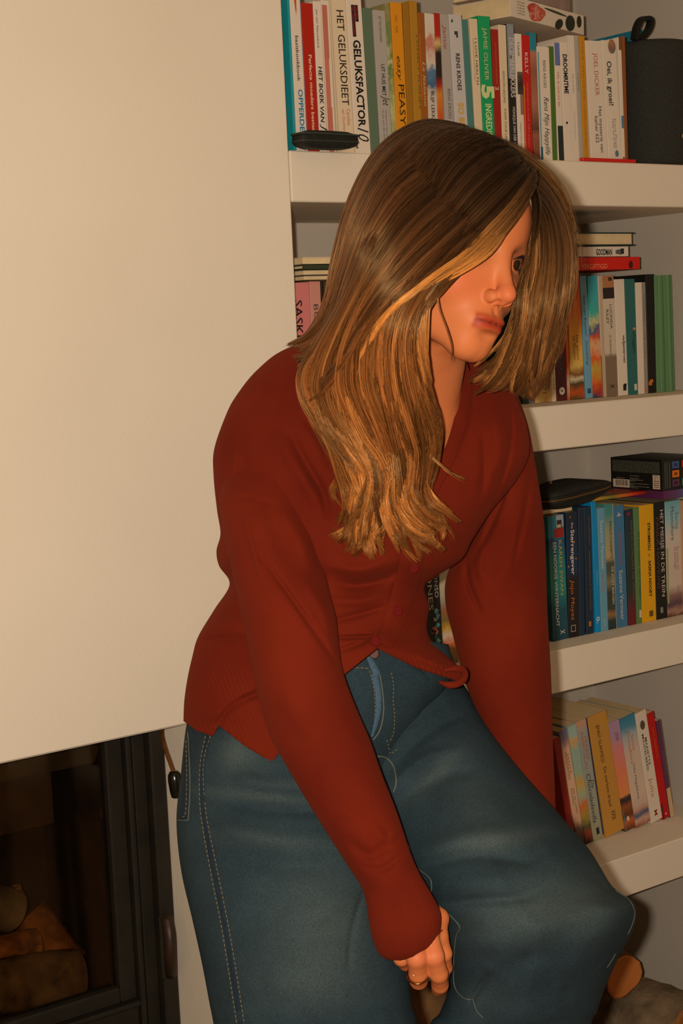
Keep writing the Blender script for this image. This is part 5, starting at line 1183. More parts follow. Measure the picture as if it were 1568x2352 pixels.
near_sl = [
 ([(600, 960), (690, 940), (775, 985)], 1.92, .05),
 ([(540, 1040), (650, 1030), (765, 1070)], 1.88, .06),
 ([(504, 1140), (620, 1150), (754, 1165)], 1.838, .066),
 ([(510, 1200), (630, 1220), (745, 1215)], 1.815, .066),
 ([(527, 1290), (640, 1300), (745, 1290)], 1.79, .064),
 ([(545, 1370), (660, 1370), (756, 1355)], 1.765, .062),
 ([(560, 1440), (680, 1430), (772, 1418)], 1.755, .06),
 ([(578, 1530), (700, 1510), (780, 1495)], 1.745, .058),
 ([(592, 1600), (710, 1580), (792, 1556)], 1.735, .057),
 ([(620, 1690), (740, 1650), (822, 1635)], 1.725, .055),
 ([(652, 1750), (770, 1720), (850, 1700)], 1.715, .053),
 ([(700, 1832), (800, 1800), (876, 1775)], 1.705, .051),
 ([(745, 1905), (840, 1880), (905, 1848)], 1.695, .049),
 ([(790, 1975), (870, 1950), (925, 1905)], 1.685, .046),
 ([(828, 2035), (895, 2010), (944, 1962)], 1.675, .043),
 ([(840, 2070), (910, 2050), (963, 2005)], 1.67, .042),
 ([(845, 2105), (925, 2095), (992, 2055)], 1.665, .044),
 ([(850, 2135), (935, 2135), (1012, 2095)], 1.66, .046),
 ([(858, 2165), (940, 2172), (1013, 2130)], 1.66, .045),
 ([(870, 2192), (945, 2195), (1006, 2155)], 1.66, .041),
 ([(888, 2204), (915, 2206), (948, 2199), (985, 2176), (998, 2162)], 1.66, .034)]
sf = [([(512, 1157), (545, 1146), (572, 1142), (640, 1165)], 4, -.002), ([(690, 1120), (720, 1190), (735, 1240), (742, 1300)], 14, -.007), ([(650, 1180), (690, 1240), (715, 1300)], 18, .004),
      ([(600, 1280), (660, 1360), (730, 1460), (785, 1540)], 7, -.004), ([(700, 1330), (740, 1400), (768, 1470)], 14, .003), ([(556, 1170), (580, 1260), (600, 1330)], 7, .003), ([(620, 1160), (640, 1240), (680, 1320)], 20, -.003),
      ([(800, 1930), (850, 1965), (900, 1930)], 14, -.004), ([(830, 1990), (880, 1995), (930, 1955)], 8, -.003), ([(860, 1900), (890, 1930), (915, 1900)], 10, .003), ([(640, 1560), (680, 1640), (740, 1720)], 26, .003)]
def rib_near(X, Y, s, t):
    k = np.clip((t-.86)/.02, 0, 1)[:, None]; return k*.0006*np.sin(s*210)[None, :]*np.ones_like(X)
os1 = cloth('sleeve', near_sl, KNIT, nu=150, nv=230, folds=sf, rib=rib_near, parent=card, seed=9, lip=.02, wob=.0016)
far_sl = [
 ([(1060, 905), (1120, 890), (1188, 905)], 1.965, .04),
 ([(1075, 980), (1150, 975), (1212, 975)], 1.965, .055),
 ([(1085, 1060), (1160, 1065), (1226, 1045)], 1.965, .06),
 ([(1095, 1140), (1170, 1145), (1240, 1130)], 1.965, .062),
 ([(1085, 1220), (1170, 1235), (1250, 1210)], 1.965, .062),
 ([(1030, 1310), (1150, 1320), (1254, 1300)], 1.96, .062),
 ([(1022, 1380), (1150, 1390), (1256, 1380)], 1.955, .062),
 ([(1040, 1460), (1150, 1465), (1260, 1460)], 1.95, .06),
 ([(1063, 1550), (1160, 1550), (1265, 1550)], 1.94, .058),
 ([(1090, 1630), (1180, 1630), (1268, 1640)], 1.93, .055),
 ([(1120, 1720), (1200, 1720), (1271, 1740)], 1.93, .05),
 ([(1150, 1800), (1215, 1800), (1274, 1810)], 1.93, .045),
 ([(1180, 1880), (1230, 1880), (1276, 1870)], 1.93, .04),
 ([(1190, 1940), (1235, 1940), (1276, 1935)], 1.94, .036)]
gf = [([(1180, 990), (1165, 1100), (1130, 1200), (1090, 1280)], 8, -.005), ([(1225, 1060), (1205, 1180), (1180, 1290)], 8, -.004), ([(1068, 1292), (1075, 1340), (1100, 1400)], 7, -.005), ([(1200, 1200), (1170, 1290), (1140, 1340)], 20, .004),
      ([(1100, 1440), (1180, 1450), (1250, 1430)], 26, -.003), ([(1110, 1230), (1100, 1290), (1115, 1350)], 12, .004)]
os2 = cloth('sleeve', far_sl, KNIT, nu=110, nv=180, folds=gf, parent=card, seed=12, wob=.0014)
# collar band, placket, hem curl, buttons
band([(1046, 800), (1062, 850), (1068, 905), (1058, 965), (1038, 1030), (1010, 1085), (985, 1130), (968, 1190), (955, 1240)], [22, 30, 32, 32, 32, 36, 42, 50, 52], 'collar_band', KNIT, CT, card, lift=.002, h=.004, n=90)
band([(955, 1235), (945, 1290), (932, 1345), (915, 1400), (898, 1445), (880, 1478)], [54, 56, 54, 52, 48, 44], 'placket', KNIT, CT, card, lift=.002, h=.0045, n=60)
cu = [P(x, y, d) for x, y, d in ((1008, 1566, 1.79), (1030, 1573, 1.785), (1052, 1570, 1.79), (1066, 1556, 1.80), (1064, 1540, 1.81), (1045, 1536, 1.80), (1020, 1540, 1.79))]
V, F = tube(spline(cu, 30), np.concatenate([np.linspace(.0015, .004, 6), np.full(18, .0042), np.linspace(.004, .0015, 6)]), 10); mesh('hem_curl', V, F, KNIT, card, smooth=True)
BTN = mat('red_button', (92, 14, 8), rough=.8, spec=.1); BTD = mat('button_dark', (50, 8, 6), rough=.8)
PT = bvh([ob]+[o for o in card.children if o.name.startswith('placket')])
for bx, by in ((949, 1303), (911, 1403), (862, 1474)):
    c = surf(PT, bx, by, .0012)
    if c is None: c = P(bx, by, 1.76)
    button(c, -VD(bx, by)+UP*.05, .0060, .0026, BTN, 'button', card, 4, BTD)
# ------------------------------------------------------------------ body: one continuous skin surface
def smin(a, b, k):
    h = np.clip(0.5+0.5*(b-a)/k, 0, 1); return b*(1-h)+a*h-k*h*(1-h)
def smax(a, b, k): return -smin(-a, -b, k)
def s_ell(p, c, r):
    q = (p-c)/np.asarray(r); k0 = np.sqrt((q*q).sum(-1))+1e-9; k1 = np.sqrt(((q/np.asarray(r))**2).sum(-1))+1e-9
    return k0*(k0-1)/k1
def s_cap(p, a, b, ra, rb):
    a = np.asarray(a, float); b = np.asarray(b, float); ab = b-a; t = np.clip(((p-a)@ab)/(ab@ab), 0, 1)
    return np.sqrt(((p-a-t[..., None]*ab)**2).sum(-1))-(ra+(rb-ra)*t)

def surface_nets(fn, lo, hi, h):
    lo = np.asarray(lo, float); n = np.ceil((np.asarray(hi)-lo)/h).astype(int)+1
    D = np.empty(n, np.float32); ys = lo[1]+np.arange(n[1])*h; zs = lo[2]+np.arange(n[2])*h
    for i0 in range(0, n[0], 24):
        xs = lo[0]+np.arange(i0, min(i0+24, n[0]))*h
        g = np.stack(np.meshgrid(xs, ys, zs, indexing='ij'), -1); D[i0:i0+len(xs)] = fn(g)
    S = D < 0; nx, ny, nz = n
    cor = [(a, b, c) for a in (0, 1) for b in (0, 1) for c in (0, 1)]
    cnt = sum(S[a:nx-1+a, b:ny-1+b, c:nz-1+c].astype(np.int8) for a, b, c in cor); act = (cnt > 0) & (cnt < 8)
    ci = np.argwhere(act); idx = np.full(act.shape, -1, np.int64); idx[tuple(ci.T)] = np.arange(len(ci))
    acc = np.zeros((len(ci), 3)); num = np.zeros(len(ci))
    for a, b in [(x, y) for x in cor for y in cor if x < y and sum(abs(i-j) for i, j in zip(x, y)) == 1]:
        da = D[ci[:, 0]+a[0], ci[:, 1]+a[1], ci[:, 2]+a[2]]; db = D[ci[:, 0]+b[0], ci[:, 1]+b[1], ci[:, 2]+b[2]]
        m = (da < 0) != (db < 0); t = np.where(m, da/(da-db+1e-12), 0)
        pt = np.asarray(a)+(np.asarray(b)-np.asarray(a))*t[:, None]; acc += np.where(m[:, None], pt, 0); num += m
    V = lo+(ci+acc/num[:, None])*h; F = []
    for ax in range(3):
        sl0 = [slice(None)]*3; sl1 = [slice(None)]*3; sl0[ax] = slice(0, n[ax]-1); sl1[ax] = slice(1, n[ax])
        A, B = S[tuple(sl0)], S[tuple(sl1)]; e = np.argwhere(A != B); u, v = (ax+1) % 3, (ax+2) % 3
        e = e[(e[:, u] > 0) & (e[:, v] > 0) & (e[:, u] < n[u]-1) & (e[:, v] < n[v]-1)]
        fl = A[tuple(e.T)]
        q = []
        for du, dv in ((1, 1), (0, 1), (0, 0), (1, 0)):
            w_ = e.copy(); w_[:, u] -= du; w_[:, v] -= dv; q.append(idx[tuple(w_.T)])
        q = np.stack(q, 1); q[~fl] = q[~fl][:, ::-1]; F.append(q)
    F = np.concatenate(F); return V, F[(F >= 0).all(1)]

# head frame: looks to the right of the picture and a little down
def nrm(v): v = np.asarray(v, float); return v/np.linalg.norm(v)
def cv(x, y, z): return RT*x+UP*y-FW*z           # picture right, picture up, towards the camera
hf = nrm(cv(.65, -.16, .74)); hu = cv(.20, .975, .02); hu = nrm(hu-hf*(hu@hf)); hs = np.cross(hu, hf)
if hs@(-FW) < 0: hs = -hs
SC = 1.0
H0 = P(1150, 590, 1.665)-hf*.083
HM = np.stack([hf, hs, hu], 1)
def head_sdf(p):
    f, s, u = p[..., 0], p[..., 1], p[..., 2]; sa = np.sqrt(s*s+1e-6); q = np.stack([f, sa, u], -1)
    d = s_ell(q, (-.012, 0, .036), (.094, .073, .086))
    d = smin(d, s_ell(q, (.028, 0, .030), (.062, .060, .066)), .03)           # forehead
    d = smin(d, s_ell(q, (.030, 0, -.030), (.058, .054, .062)), .025)          # mid face
    d = smin(d, s_ell(q, (.046, .033, -.034), (.030, .024, .026)), .020)       # cheeks
    d = smin(d, s_cap(q, (-.005, .046, -.062), (.062, .010, -.094), .016, .016), .022)  # jaw
    d = smin(d, s_ell(q, (.064, 0, -.098), (.0170, .0185, .0145)), .016)       # chin
    d = smin(d, s_ell(q, (.063, 0, -.070), (.031, .030, .022)), .018)          # muzzle
    d = smin(d, s_cap(q, (.070, .012, .018), (.062, .040, .020), .008, .007), .012)  # brow ridge
    d = smax(d, -s_ell(q, (.092, .031, .001), (.019, .018, .0125)), .012)      # sockets
    d = smin(d, s_ell(q, (.0655, .031, .0), (.0135, .0145, .0125)), .004)      # lids over the eyeball
    d = smin(d, s_cap(q, (.080, 0, .008), (.101, 0, -.034), .0062, .0082), .010)  # nose bridge
    d = smin(d, s_ell(q, (.1030, 0, -.040), (.0105, .0096, .0092)), .006)      # tip
    d = smin(d, s_ell(q, (.092, .0115, -.0445), (.0095, .0065, .0072)), .004)  # wings
    d = smin(d, s_ell(q, (.092, 0, -.0495), (.012, .005, .004)), .004)         # septum
    d = smax(d, -s_ell(q, (.097, .0068, -.0505), (.0052, .0030, .0042)), .002) # nostrils
    d = smax(d, -s_ell(q, (.0935, 0, -.0575), (.004, .0022, .0065)), .004)     # philtrum
    d = smin(d, s_ell(q, (.0868, .0065, -.0678), (.0090, .0140, .0046)), .004) # upper lip
    d = smin(d, s_ell(q, (.0858, .003, -.0770), (.0096, .0152, .0060)), .004)  # lower lip
    d = smax(d, -s_cap(q, (.0972, 0, -.0716), (.0790, .0225, -.0722), .0011, .0003), .0022)  # line of the mouth
    d = smax(d, -s_ell(q, (.0905, 0, -.0865), (.0055, .012, .0040)), .008)       # under the lip
    d = smax(d, -s_cap(q, (.083, .024, -.0022), (.081, .0385, -.0016), .0026, .0019), .0020) # open eye
    d = smin(d, s_ell(q, (-.008, .073, -.012), (.017, .006, .028)), .006)      # ear
    d = smax(d, -s_ell(q, (-.004, .080, -.010), (.009, .005, .016)), .004)
    return d
nk0 = np.array(P(975, 740, 1.755)); nk1 = np.array(P(945, 900, 1.845)); ch1 = np.array(P(985, 1060, 1.835))
def upper_sdf(p):
    q = (p-H0)@HM; d = head_sdf(q)
    d = smin(d, s_cap(p, nk0, nk1, .050, .056), .022)
    d = smin(d, s_cap(p, P(1010, 850, 1.79), P(1000, 960, 1.825), .012, .012), .03)
    d = smin(d, s_cap(p, P(760, 930, 1.93), P(1080, 930, 1.945), .050, .045), .04)
    d = smin(d, s_cap(p, P(900, 1010, 1.90), P(975, 1090, 1.90), .088, .080), .04)
    return d
allp = np.array([H0+hf*a+hs*b+hu*c for a in (-.12, .125) for b in (-.09, .09) for c in (-.125, .135)])
lo = np.minimum(allp.min(0), (ch1-.1).min())*0+np.minimum(allp.min(0), 99); hi = allp.max(0)
V1, F1 = surface_nets(upper_sdf, lo-.004, hi+.004, .0019)
# neck, chest and the body inside the clothes on a coarser grid
KN1 = P(1290, 2120, 1.80); HP1 = P(890, 1760, 1.95); HP0 = P(650, 1750, 1.90); KN0 = P(720, 2650, 1.82)
def body_sdf(p):
    d = upper_sdf(p)
    d = smin(d, s_cap(p, P(840, 1080, 1.91), P(780, 1480, 1.91), .080, .075), .04)
    d = smin(d, s_cap(p, P(690, 1650, 1.92), P(860, 1650, 1.94), .070, .065), .03)
    d = smin(d, s_cap(p, P(640, 960, 1.90), P(650, 1380, 1.80), .042, .036), .03); d = smin(d, s_cap(p, P(650, 1380, 1.80), P(880, 1960, 1.69), .034, .026), .02)
    d = smin(d, s_cap(p, P(880, 1960, 1.69), P(950, 2130, 1.662), .025, .022), .012)
    d = smin(d, s_cap(p, P(1130, 980, 1.965), P(1170, 1400, 1.955), .034, .032), .03); d = smin(d, s_cap(p, P(1170, 1400, 1.955), P(1235, 1960, 1.95), .032, .025), .02)
    d = smin(d, s_cap(p, HP1, KN1, .062, .052), .02); d = smin(d, s_cap(p, KN1, P(1110, 3250, 2.02), .055, .036), .02)
    d = smin(d, s_cap(p, HP0, KN0, .066, .052), .02); d = smin(d, s_cap(p, KN0, P(830, 3600, 1.95), .055, .036), .02)
    # keep inside the fine part where the head is
    return d
ext = np.array([P(640, 700, 1.98), P(1500, 2100, 1.6), P(500, 3700, 1.7), P(1300, 3700, 2.15), P(600, 900, 2.05), P(1250, 900, 2.05), P(1150, 2200, 1.6), P(900, 900, 1.7)])
def cut_sdf(p):
    d = body_sdf(p); return smax(d, ((p-(H0+hu*-.118))@hu), .001)
V2, F2 = surface_nets(cut_sdf, ext.min(0)-.05, ext.max(0)+.05, .0085)
# fine neckline skin, seen in the V of the cardigan
nlo = np.array([P(900, 820, 1.70), P(1090, 1120, 1.86)]); 
def neck_sdf(p): return smax(upper_sdf(p), ((p-(H0+hu*-.110))@hu), .001)
V3, F3 = surface_nets(neck_sdf, nlo.min(0)-.05, nlo.max(0)+.05, .0035)

# ---- hands
def finger(p, pts, rad):
    d = None
    for i in range(len(pts)-1):
        c = s_cap(p, pts[i], pts[i+1], rad[i], rad[i+1]); d = c if d is None else smin(d, c, .0035)
    return d
hand_fingers = [
 ([P(1010, 2150, 1.668), P(1020, 2190, 1.672), P(1023, 2222, 1.690), P(1020, 2240, 1.705)], [.0085, .0080, .0070, .0058]),       # index, behind
 ([P(985, 2150, 1.650), P(996, 2196, 1.640), P(1007, 2236, 1.652), P(1010, 2262, 1.672), P(1005, 2272, 1.690)], [.0105, .0104, .0094, .0086, .0070]),   # middle
 ([P(948, 2150, 1.648), P(956, 2200, 1.634), P(960, 2236, 1.648), P(961, 2252, 1.668), P(960, 2250, 1.690)], [.0105, .0104, .0096, .0090, .0075]),  # ring finger
 ([P(918, 2160, 1.660), P(922, 2200, 1.658), P(932, 2212, 1.676), P(940, 2208, 1.694)], [.0092, .0084, .0076, .0064]),            # little finger
 ([P(1005, 2110, 1.675), P(1000, 2150, 1.700), P(985, 2185, 1.712), P(972, 2205, 1.716)], [.0125, .0110, .0098, .0080])]          # thumb, inside
def hand_sdf(p):
    d = s_cap(p, P(925, 2060, 1.672), P(945, 2110, 1.662), .021, .022)
    d = smin(d, s_cap(p, P(945, 2110, 1.662), P(930, 2165, 1.660), .019, .0105), .012)
    d = smin(d, s_cap(p, P(950, 2110, 1.662), P(952, 2172, 1.652), .019, .0115), .010)
    d = smin(d, s_cap(p, P(955, 2110, 1.662), P(980, 2168, 1.655), .019, .0115), .010)
    d = smin(d, s_cap(p, P(960, 2110, 1.666), P(1005, 2150, 1.668), .018, .0100), .010)
    for k, (pt, rd) in enumerate(hand_fingers): d = smin(d, finger(p, pt, rd), .0045 if k < 4 else .008)
    return d
hp_ = np.array([q for pt, r in hand_fingers for q in pt]+[P(925, 2060, 1.672)])
V4, F4 = surface_nets(hand_sdf, hp_.min(0)-.03, hp_.max(0)+.03, .0016)
# other hand, behind the raised thigh, resting on the seat edge
hb0 = P(1235, 1960, 1.95); 
def hand2_sdf(p):
    dn = np.array([0, 0, -1.]); rt_ = RT*.9+FW*.2; d = s_cap(p, hb0, hb0+dn*.07+rt_*.0, .021, .024)
    for k, (o_, L) in enumerate(((-.026, .060), (-.009, .072), (.009, .075), (.026, .066))):
        a = hb0+dn*.07+rt_*o_; d = smin(d, finger(p, [a, a+dn*L*.45+FW*-.004, a+dn*L*.75-FW*.016, a+dn*L*.8-FW*.034], [.0095, .0090, .0082, .007]), .004)
    a = hb0+dn*.03-rt_*.022; d = smin(d, finger(p, [a, a+dn*.035-rt_*.018, a+dn*.06-rt_*.022], [.012, .010, .008]), .006)
    return d
V5, F5 = surface_nets(hand2_sdf, hb0-.16, hb0+.08, .0035)

parts = [(V1, F1), (V3, F3), (V2, F2), (V4, F4), (V5, F5)]
Vb = np.concatenate([v for v, f in parts]); o_ = 0; Fb = []
for v, f in parts: Fb.append(f+o_); o_ += len(v)
Fb = np.concatenate(Fb)
sk = bpy.data.materials.new('skin'); sk.use_nodes = True; nt = sk.node_tree; b = nt.nodes['Principled BSDF']
at = nt.nodes.new('ShaderNodeAttribute'); at.attribute_name = 'tone'; nt.links.new(at.outputs['Color'], b.inputs['Base Color'])
b.inputs['Roughness'].default_value = .5; b.inputs['Specular IOR Level'].default_value = .16
b.inputs['Subsurface Weight'].default_value = .0; b.inputs['Subsurface Radius'].default_value = (.012, .005, .003); b.inputs['Subsurface Scale'].default_value = .5
n2 = nt.nodes.new('ShaderNodeTexNoise'); n2.inputs['Scale'].default_value = 450; tc = nt.nodes.new('ShaderNodeTexCoord'); nt.links.new(tc.outputs['Object'], n2.inputs['Vector'])
bp = nt.nodes.new('ShaderNodeBump'); bp.inputs['Strength'].default_value = .08; bp.inputs['Distance'].default_value = .001; nt.links.new(n2.outputs['Fac'], bp.inputs['Height']); nt.links.new(bp.outputs[0], b.inputs['Normal'])
skin = mesh('body', Vb, Fb, sk, person, smooth=True)
q = (Vb-H0)@HM; qa = q.copy(); qa[:, 1] = np.abs(qa[:, 1])
col = np.tile(np.array(srgb((200, 114, 66))[:3]), (len(Vb), 1))
def mixc(mask, c): 
    global col
    col = col*(1-mask[:, None])+np.array(srgb(c)[:3])*mask[:, None]
mixc(.55*np.exp(-(((qa-np.array([.06, .044, -.034]))/np.array([.04, .022, .017]))**2).sum(1)), (200, 88, 56))
mixc(.45*np.exp(-(((qa-np.array([.11, 0, -.040]))/np.array([.02, .014, .014]))**2).sum(1)), (202, 92, 58))
lipw = np.clip(1-(qa[:, 1]/.0235)**2, 0, 1)
mixc(.92*np.clip(lipw*5, 0, 1)*np.exp(-((q[:, 2]+.0722)/.0082)**4)*(qa[:, 0] > .066), (160, 50, 28))
mixc(.7*np.exp(-((q[:, 2]+.0718)/.0014)**2)*np.clip((.0235-qa[:, 1])/.006, 0, 1)*(qa[:, 0] > .07), (96, 34, 20))
mixc(.7*np.exp(-(((qa-np.array([.078, .031, .005]))/np.array([.02, .016, .006]))**2).sum(1)), (84, 44, 30))
# finger nails stay on the far side of the curled fingers; knuckles a little redder
for kx, ky, kd in ((956, 2200, 1.634), (996, 2196, 1.640)): mixc(.5*np.exp(-(np.linalg.norm(Vb-P(kx, ky, kd-.008), axis=1)/.012)**2), (206, 110, 76))
ca = skin.data.color_attributes.new('tone', 'FLOAT_COLOR', 'POINT'); ca.data.foreach_set('color', np.concatenate([col, np.ones((len(col), 1))], 1).astype(np.float32).ravel())
def fw_(a, b_, c): return H0+hf*a+hs*b_+hu*c
# eyes, lashes, brows
def sphere(c, r, fwd, n=24, m=16):
    fwd = nrm(fwd); a = nrm(np.cross(fwd, hu)); b_ = np.cross(a, fwd); V = []; 
    for i in range(m+1):
        t = math.pi*i/m
        for j in range(n): p_ = 2*math.pi*j/n; V.append(c+r*(fwd*math.cos(t)+math.sin(t)*(a*math.cos(p_)+b_*math.sin(p_))))
    F = [(i*n+j, i*n+(j+1) % n, (i+1)*n+(j+1) % n, (i+1)*n+j) for i in range(m) for j in range(n)]; return np.array(V), F
EW = mat('eye_white', (176, 156, 136), rough=.15, spec=.6); EI = mat('brown_iris', (50, 34, 20), rough=.12, spec=.7)
for sgn in (-1, 1):
    c = fw_(.0672, sgn*.031, .0); gz = nrm(hf*1+hu*-.30-hs*.16); V, F = sphere(c, .0118, gz)
    e = mesh('eyeball', V, F, EW, person, smooth=True)
    V, F = sphere(c+gz*.0018, .0106, gz); k = [i for i, f in enumerate(F) if i//24 < 4]
    mesh('iris', V, [F[i] for i in k], EI, e, smooth=True)
    e.children[0].data.transform(Matrix.Identity(4))
HAIRD = mat('dark_lash', (24, 16, 12), rough=.6)
rs = np.random.RandomState(5)
def arc_hairs(name, pts, L, dirf, n, r, label=None):
    mb = MB(); q = spline(pts, n)
    for i in range(n):
        t = i/(n-1); b0 = fw_(*q[i]); d = dirf(t); Lk = L*(.7+.5*rs.rand())
        mid = b0+d[0]*Lk*.5; tip = b0+d[0]*Lk*.8+d[1]*Lk*.5; V, F = tube([b0, mid, tip], [r, r*.8, r*.2], 4); mb.add(V, F)
    o = mb.build(name, HAIRD, person); o['kind'] = 'stuff'
for sgn in (-1, 1):
    arc_hairs('eyelashes', [(.080, sgn*.0225, .003), (.0835, sgn*.029, .0062), (.081, sgn*.036, .005), (.076, sgn*.041, .002)], .0095, lambda t, s_=sgn: (nrm(hf+hu*.05+hs*s_*(t-.3)*.9), nrm(hu*.6+hf*.5)), 60, .00042)
    arc_hairs('eyelashes', [(.080, sgn*.024, -.0045), (.081, sgn*.031, -.0062), (.077, sgn*.039, -.0035)], .005, lambda t, s_=sgn: (nrm(hf-hu*.5+hs*s_*(t-.3)*.6), nrm(-hu)), 24, .0002)
    arc_hairs('eyebrow', [(.080, sgn*.014, .0195), (.0815, sgn*.024, .0235), (.077, sgn*.036, .0250), (.068, sgn*.047, .0205)], .0085, lambda t, s_=sgn: (nrm(hs*s_+hu*(.5-t*.9)+hf*.10), nrm(hs*s_-hu*.3)), 150, .00032)

# ------------------------------------------------------------------ hair
def guide(pts, n=36):
    p = np.asarray(pts, float); return spline(p, n)
HV = []; HF = []; HC = []; hoff = 0
def skull(q):
    d = s_ell(q, (-.012, 0, .036), (.094, .073, .086)); d = smin(d, s_ell(q, (.028, 0, .030), (.062, .060, .066)), .03)
    return smin(d, s_ell(q, (.034, 0, -.030), (.056, .056, .062)), .025)
def strands(guides, count, seed, thick=.012, rad=.00036, root=(58, 42, 28), tip=(164, 118, 66), wave=5.0, clump=.8, nclump=24, n=30, jit=3.0, start=(0, .08), end=(.86, 1.0), rootlen=.25, bright=1.0, tipspread=10.0, bias=1.0, cfreq=1.6, csize=8.0, keep=False, lay0=.0035, coh=0.0):
    """locks of hair between guide curves: every lock has its own length, wave, depth and shade, and its hairs draw together towards the tip"""
    global hoff
    rs = np.random.RandomState(seed); G = np.array([guide(g, 60) for g in guides]); m = len(G)
    K = nclump; ck = rs.randint(0, K, count)
    cu = (np.arange(K)+.5)/K*(m-1)+rs.uniform(-.4, .4, K)*(m-1)/K; cph = rs.rand(K)*6.28*(1-coh)+coh*(cu*1.1+seed); cfr = cfreq*rs.uniform(.75, 1.3, K); camp = wave*rs.uniform(.3, 1.3, K)
    cdz = rs.rand(K); cend = rs.rand(K); cbr = rs.uniform(.45, 1.30, K)*np.where(rs.rand(K) < .16, 1.35, 1); cst = rs.rand(K); ctip = rs.randn(K)*tipspread  # lock tones vary; the palest locks carry glossy highlights painted into the colour
    u = np.clip(cu[ck]+rs.randn(count)*.55*(m-1)/K*1.3, 0, m-1-1e-6); uc = np.clip(cu[ck], 0, m-1-1e-6)
    t = np.linspace(0, 1, n); t0 = start[0]+(start[1]-start[0])*np.clip(cst[ck]*.8+.2*rs.rand(count), 0, 1)
    t1 = end[0]+(end[1]-end[0])*np.clip(cend[ck]*.75+.25*rs.rand(count), 0, 1)**bias
    tt = t0[:, None]+(t1-t0)[:, None]*t[None]; own = t[None]**1.3*np.ones_like(tt)
    def samp(uu):
        i = np.minimum(uu.astype(int), m-2); f = (uu-i)[:, None, None]; Q = G[i]*(1-f)+G[i+1]*f
        k = np.clip(tt, 0, 1)*59; k0 = np.minimum(k.astype(int), 58); fr = (k-k0)[..., None]; r = np.arange(count)[:, None]; return Q[r, k0]*(1-fr)+Q[r, k0+1]*fr
    A = samp(u); B = samp(uc); cw = (clump*own)[..., None]; Q = A*(1-cw)+B*cw
    ang = rs.rand(count)*6.28; rr0 = np.sqrt(rs.rand(count)); prof = (.35+.65*np.sin(np.pi*np.clip(own*.9, 0, 1)))*(1-.75*own**3)
    d = np.gradient(B[..., :2], axis=1); L = np.linalg.norm(d, axis=-1, keepdims=True)+1e-6; nn = np.stack([-d[..., 1], d[..., 0]], -1)/L
    env = np.clip(tt*1.4-.25, 0, 1)**1.3
    cwv = camp[ck][:, None]*np.sin(cfr[ck][:, None]*tt*6.28+cph[ck][:, None])*env
    off = cwv+csize*(rr0*np.cos(ang))[:, None]*prof+jit*rs.randn(count)[:, None]*(.15+.85*tt**2)+ctip[ck][:, None]*np.clip(tt-.65, 0, 1)**1.5*3
    Q[..., :2] += nn*off[..., None]
    Q[..., 2] += cdz[ck][:, None]*thick*.6+(rr0*np.sin(ang))[:, None]*prof*thick*.35-.0015+wave*.0009*np.cos(cfr[ck][:, None]*tt*6.28+cph[ck][:, None])*env
    r = FW+RT*((Q[..., 0]-784)/FOC)[..., None]-UP*((Q[..., 1]-1176)/FOC)[..., None]; W = CAM+r*Q[..., 2:3]
    if not keep:
        lay = (lay0+.009*rs.rand(count))[:, None]; flat = W.reshape(-1, 3)
        for _ in range(3):
            q = (W-H0)@HM; s0 = skull(q); g = np.stack([skull(q+np.array(e_)*.0015)-s0 for e_ in ((1, 0, 0), (0, 1, 0), (0, 0, 1))], -1)/.0015
            gn = np.linalg.norm(g, axis=-1, keepdims=True)+1e-6; W = W+((g/gn)@HM.T)*np.maximum(0, lay-s0)[..., None]*.8
    T = np.gradient(W, axis=1); T /= np.linalg.norm(T, axis=-1, keepdims=True)+1e-9
    N = np.cross(T, FW); N /= np.linalg.norm(N, axis=-1, keepdims=True)+1e-9; Bn = np.cross(T, N)
    rr = rad*(.7+.6*rs.rand(count))[:, None]*(1-.75*t**4)[None]*(.6+.4*np.clip(t*8, 0, 1))[None]
    ring = [W+rr[..., None]*(math.cos(a)*N+math.sin(a)*Bn) for a in (math.pi/2, math.pi/2+2.094, math.pi/2+4.189)]
    V = np.stack(ring, 2).reshape(-1, 3); idx = np.arange(count*n*3).reshape(count, n, 3)
    F = np.stack([idx[:, :-1], np.roll(idx, -1, 2)[:, :-1], np.roll(idx, -1, 2)[:, 1:], idx[:, 1:]], -1).reshape(-1, 4)
    c0 = np.array(srgb(root)[:3]); c1 = np.array(srgb(tip)[:3])
    k = np.clip((tt-.03)/max(rootlen, .01), 0, 1)[..., None]; k = k*k*(3-2*k)*np.clip(.55+.45*cbr[ck], 0, 1)[:, None, None]
    v = (rs.uniform(.6, 1.3, count)*cbr[ck]*bright)[:, None, None]
    hi_ = (rs.rand(count) < .13)[:, None, None]*np.array([.15, .075, .03])*k  # scattered paler hairs: gloss streaks put into the hair colour
    col = ((c0*(1-k)+c1*k)*v+hi_)*np.array([1.03, .90, .86])
    col = np.repeat(col[:, :, None], 3, 2).reshape(-1, 3)
    HV.append(V); HF.append(F+hoff); HC.append(col); hoff += len(V)
def D(pts, d): return [(x, y, dd) for (x, y), dd in zip(pts, d)]
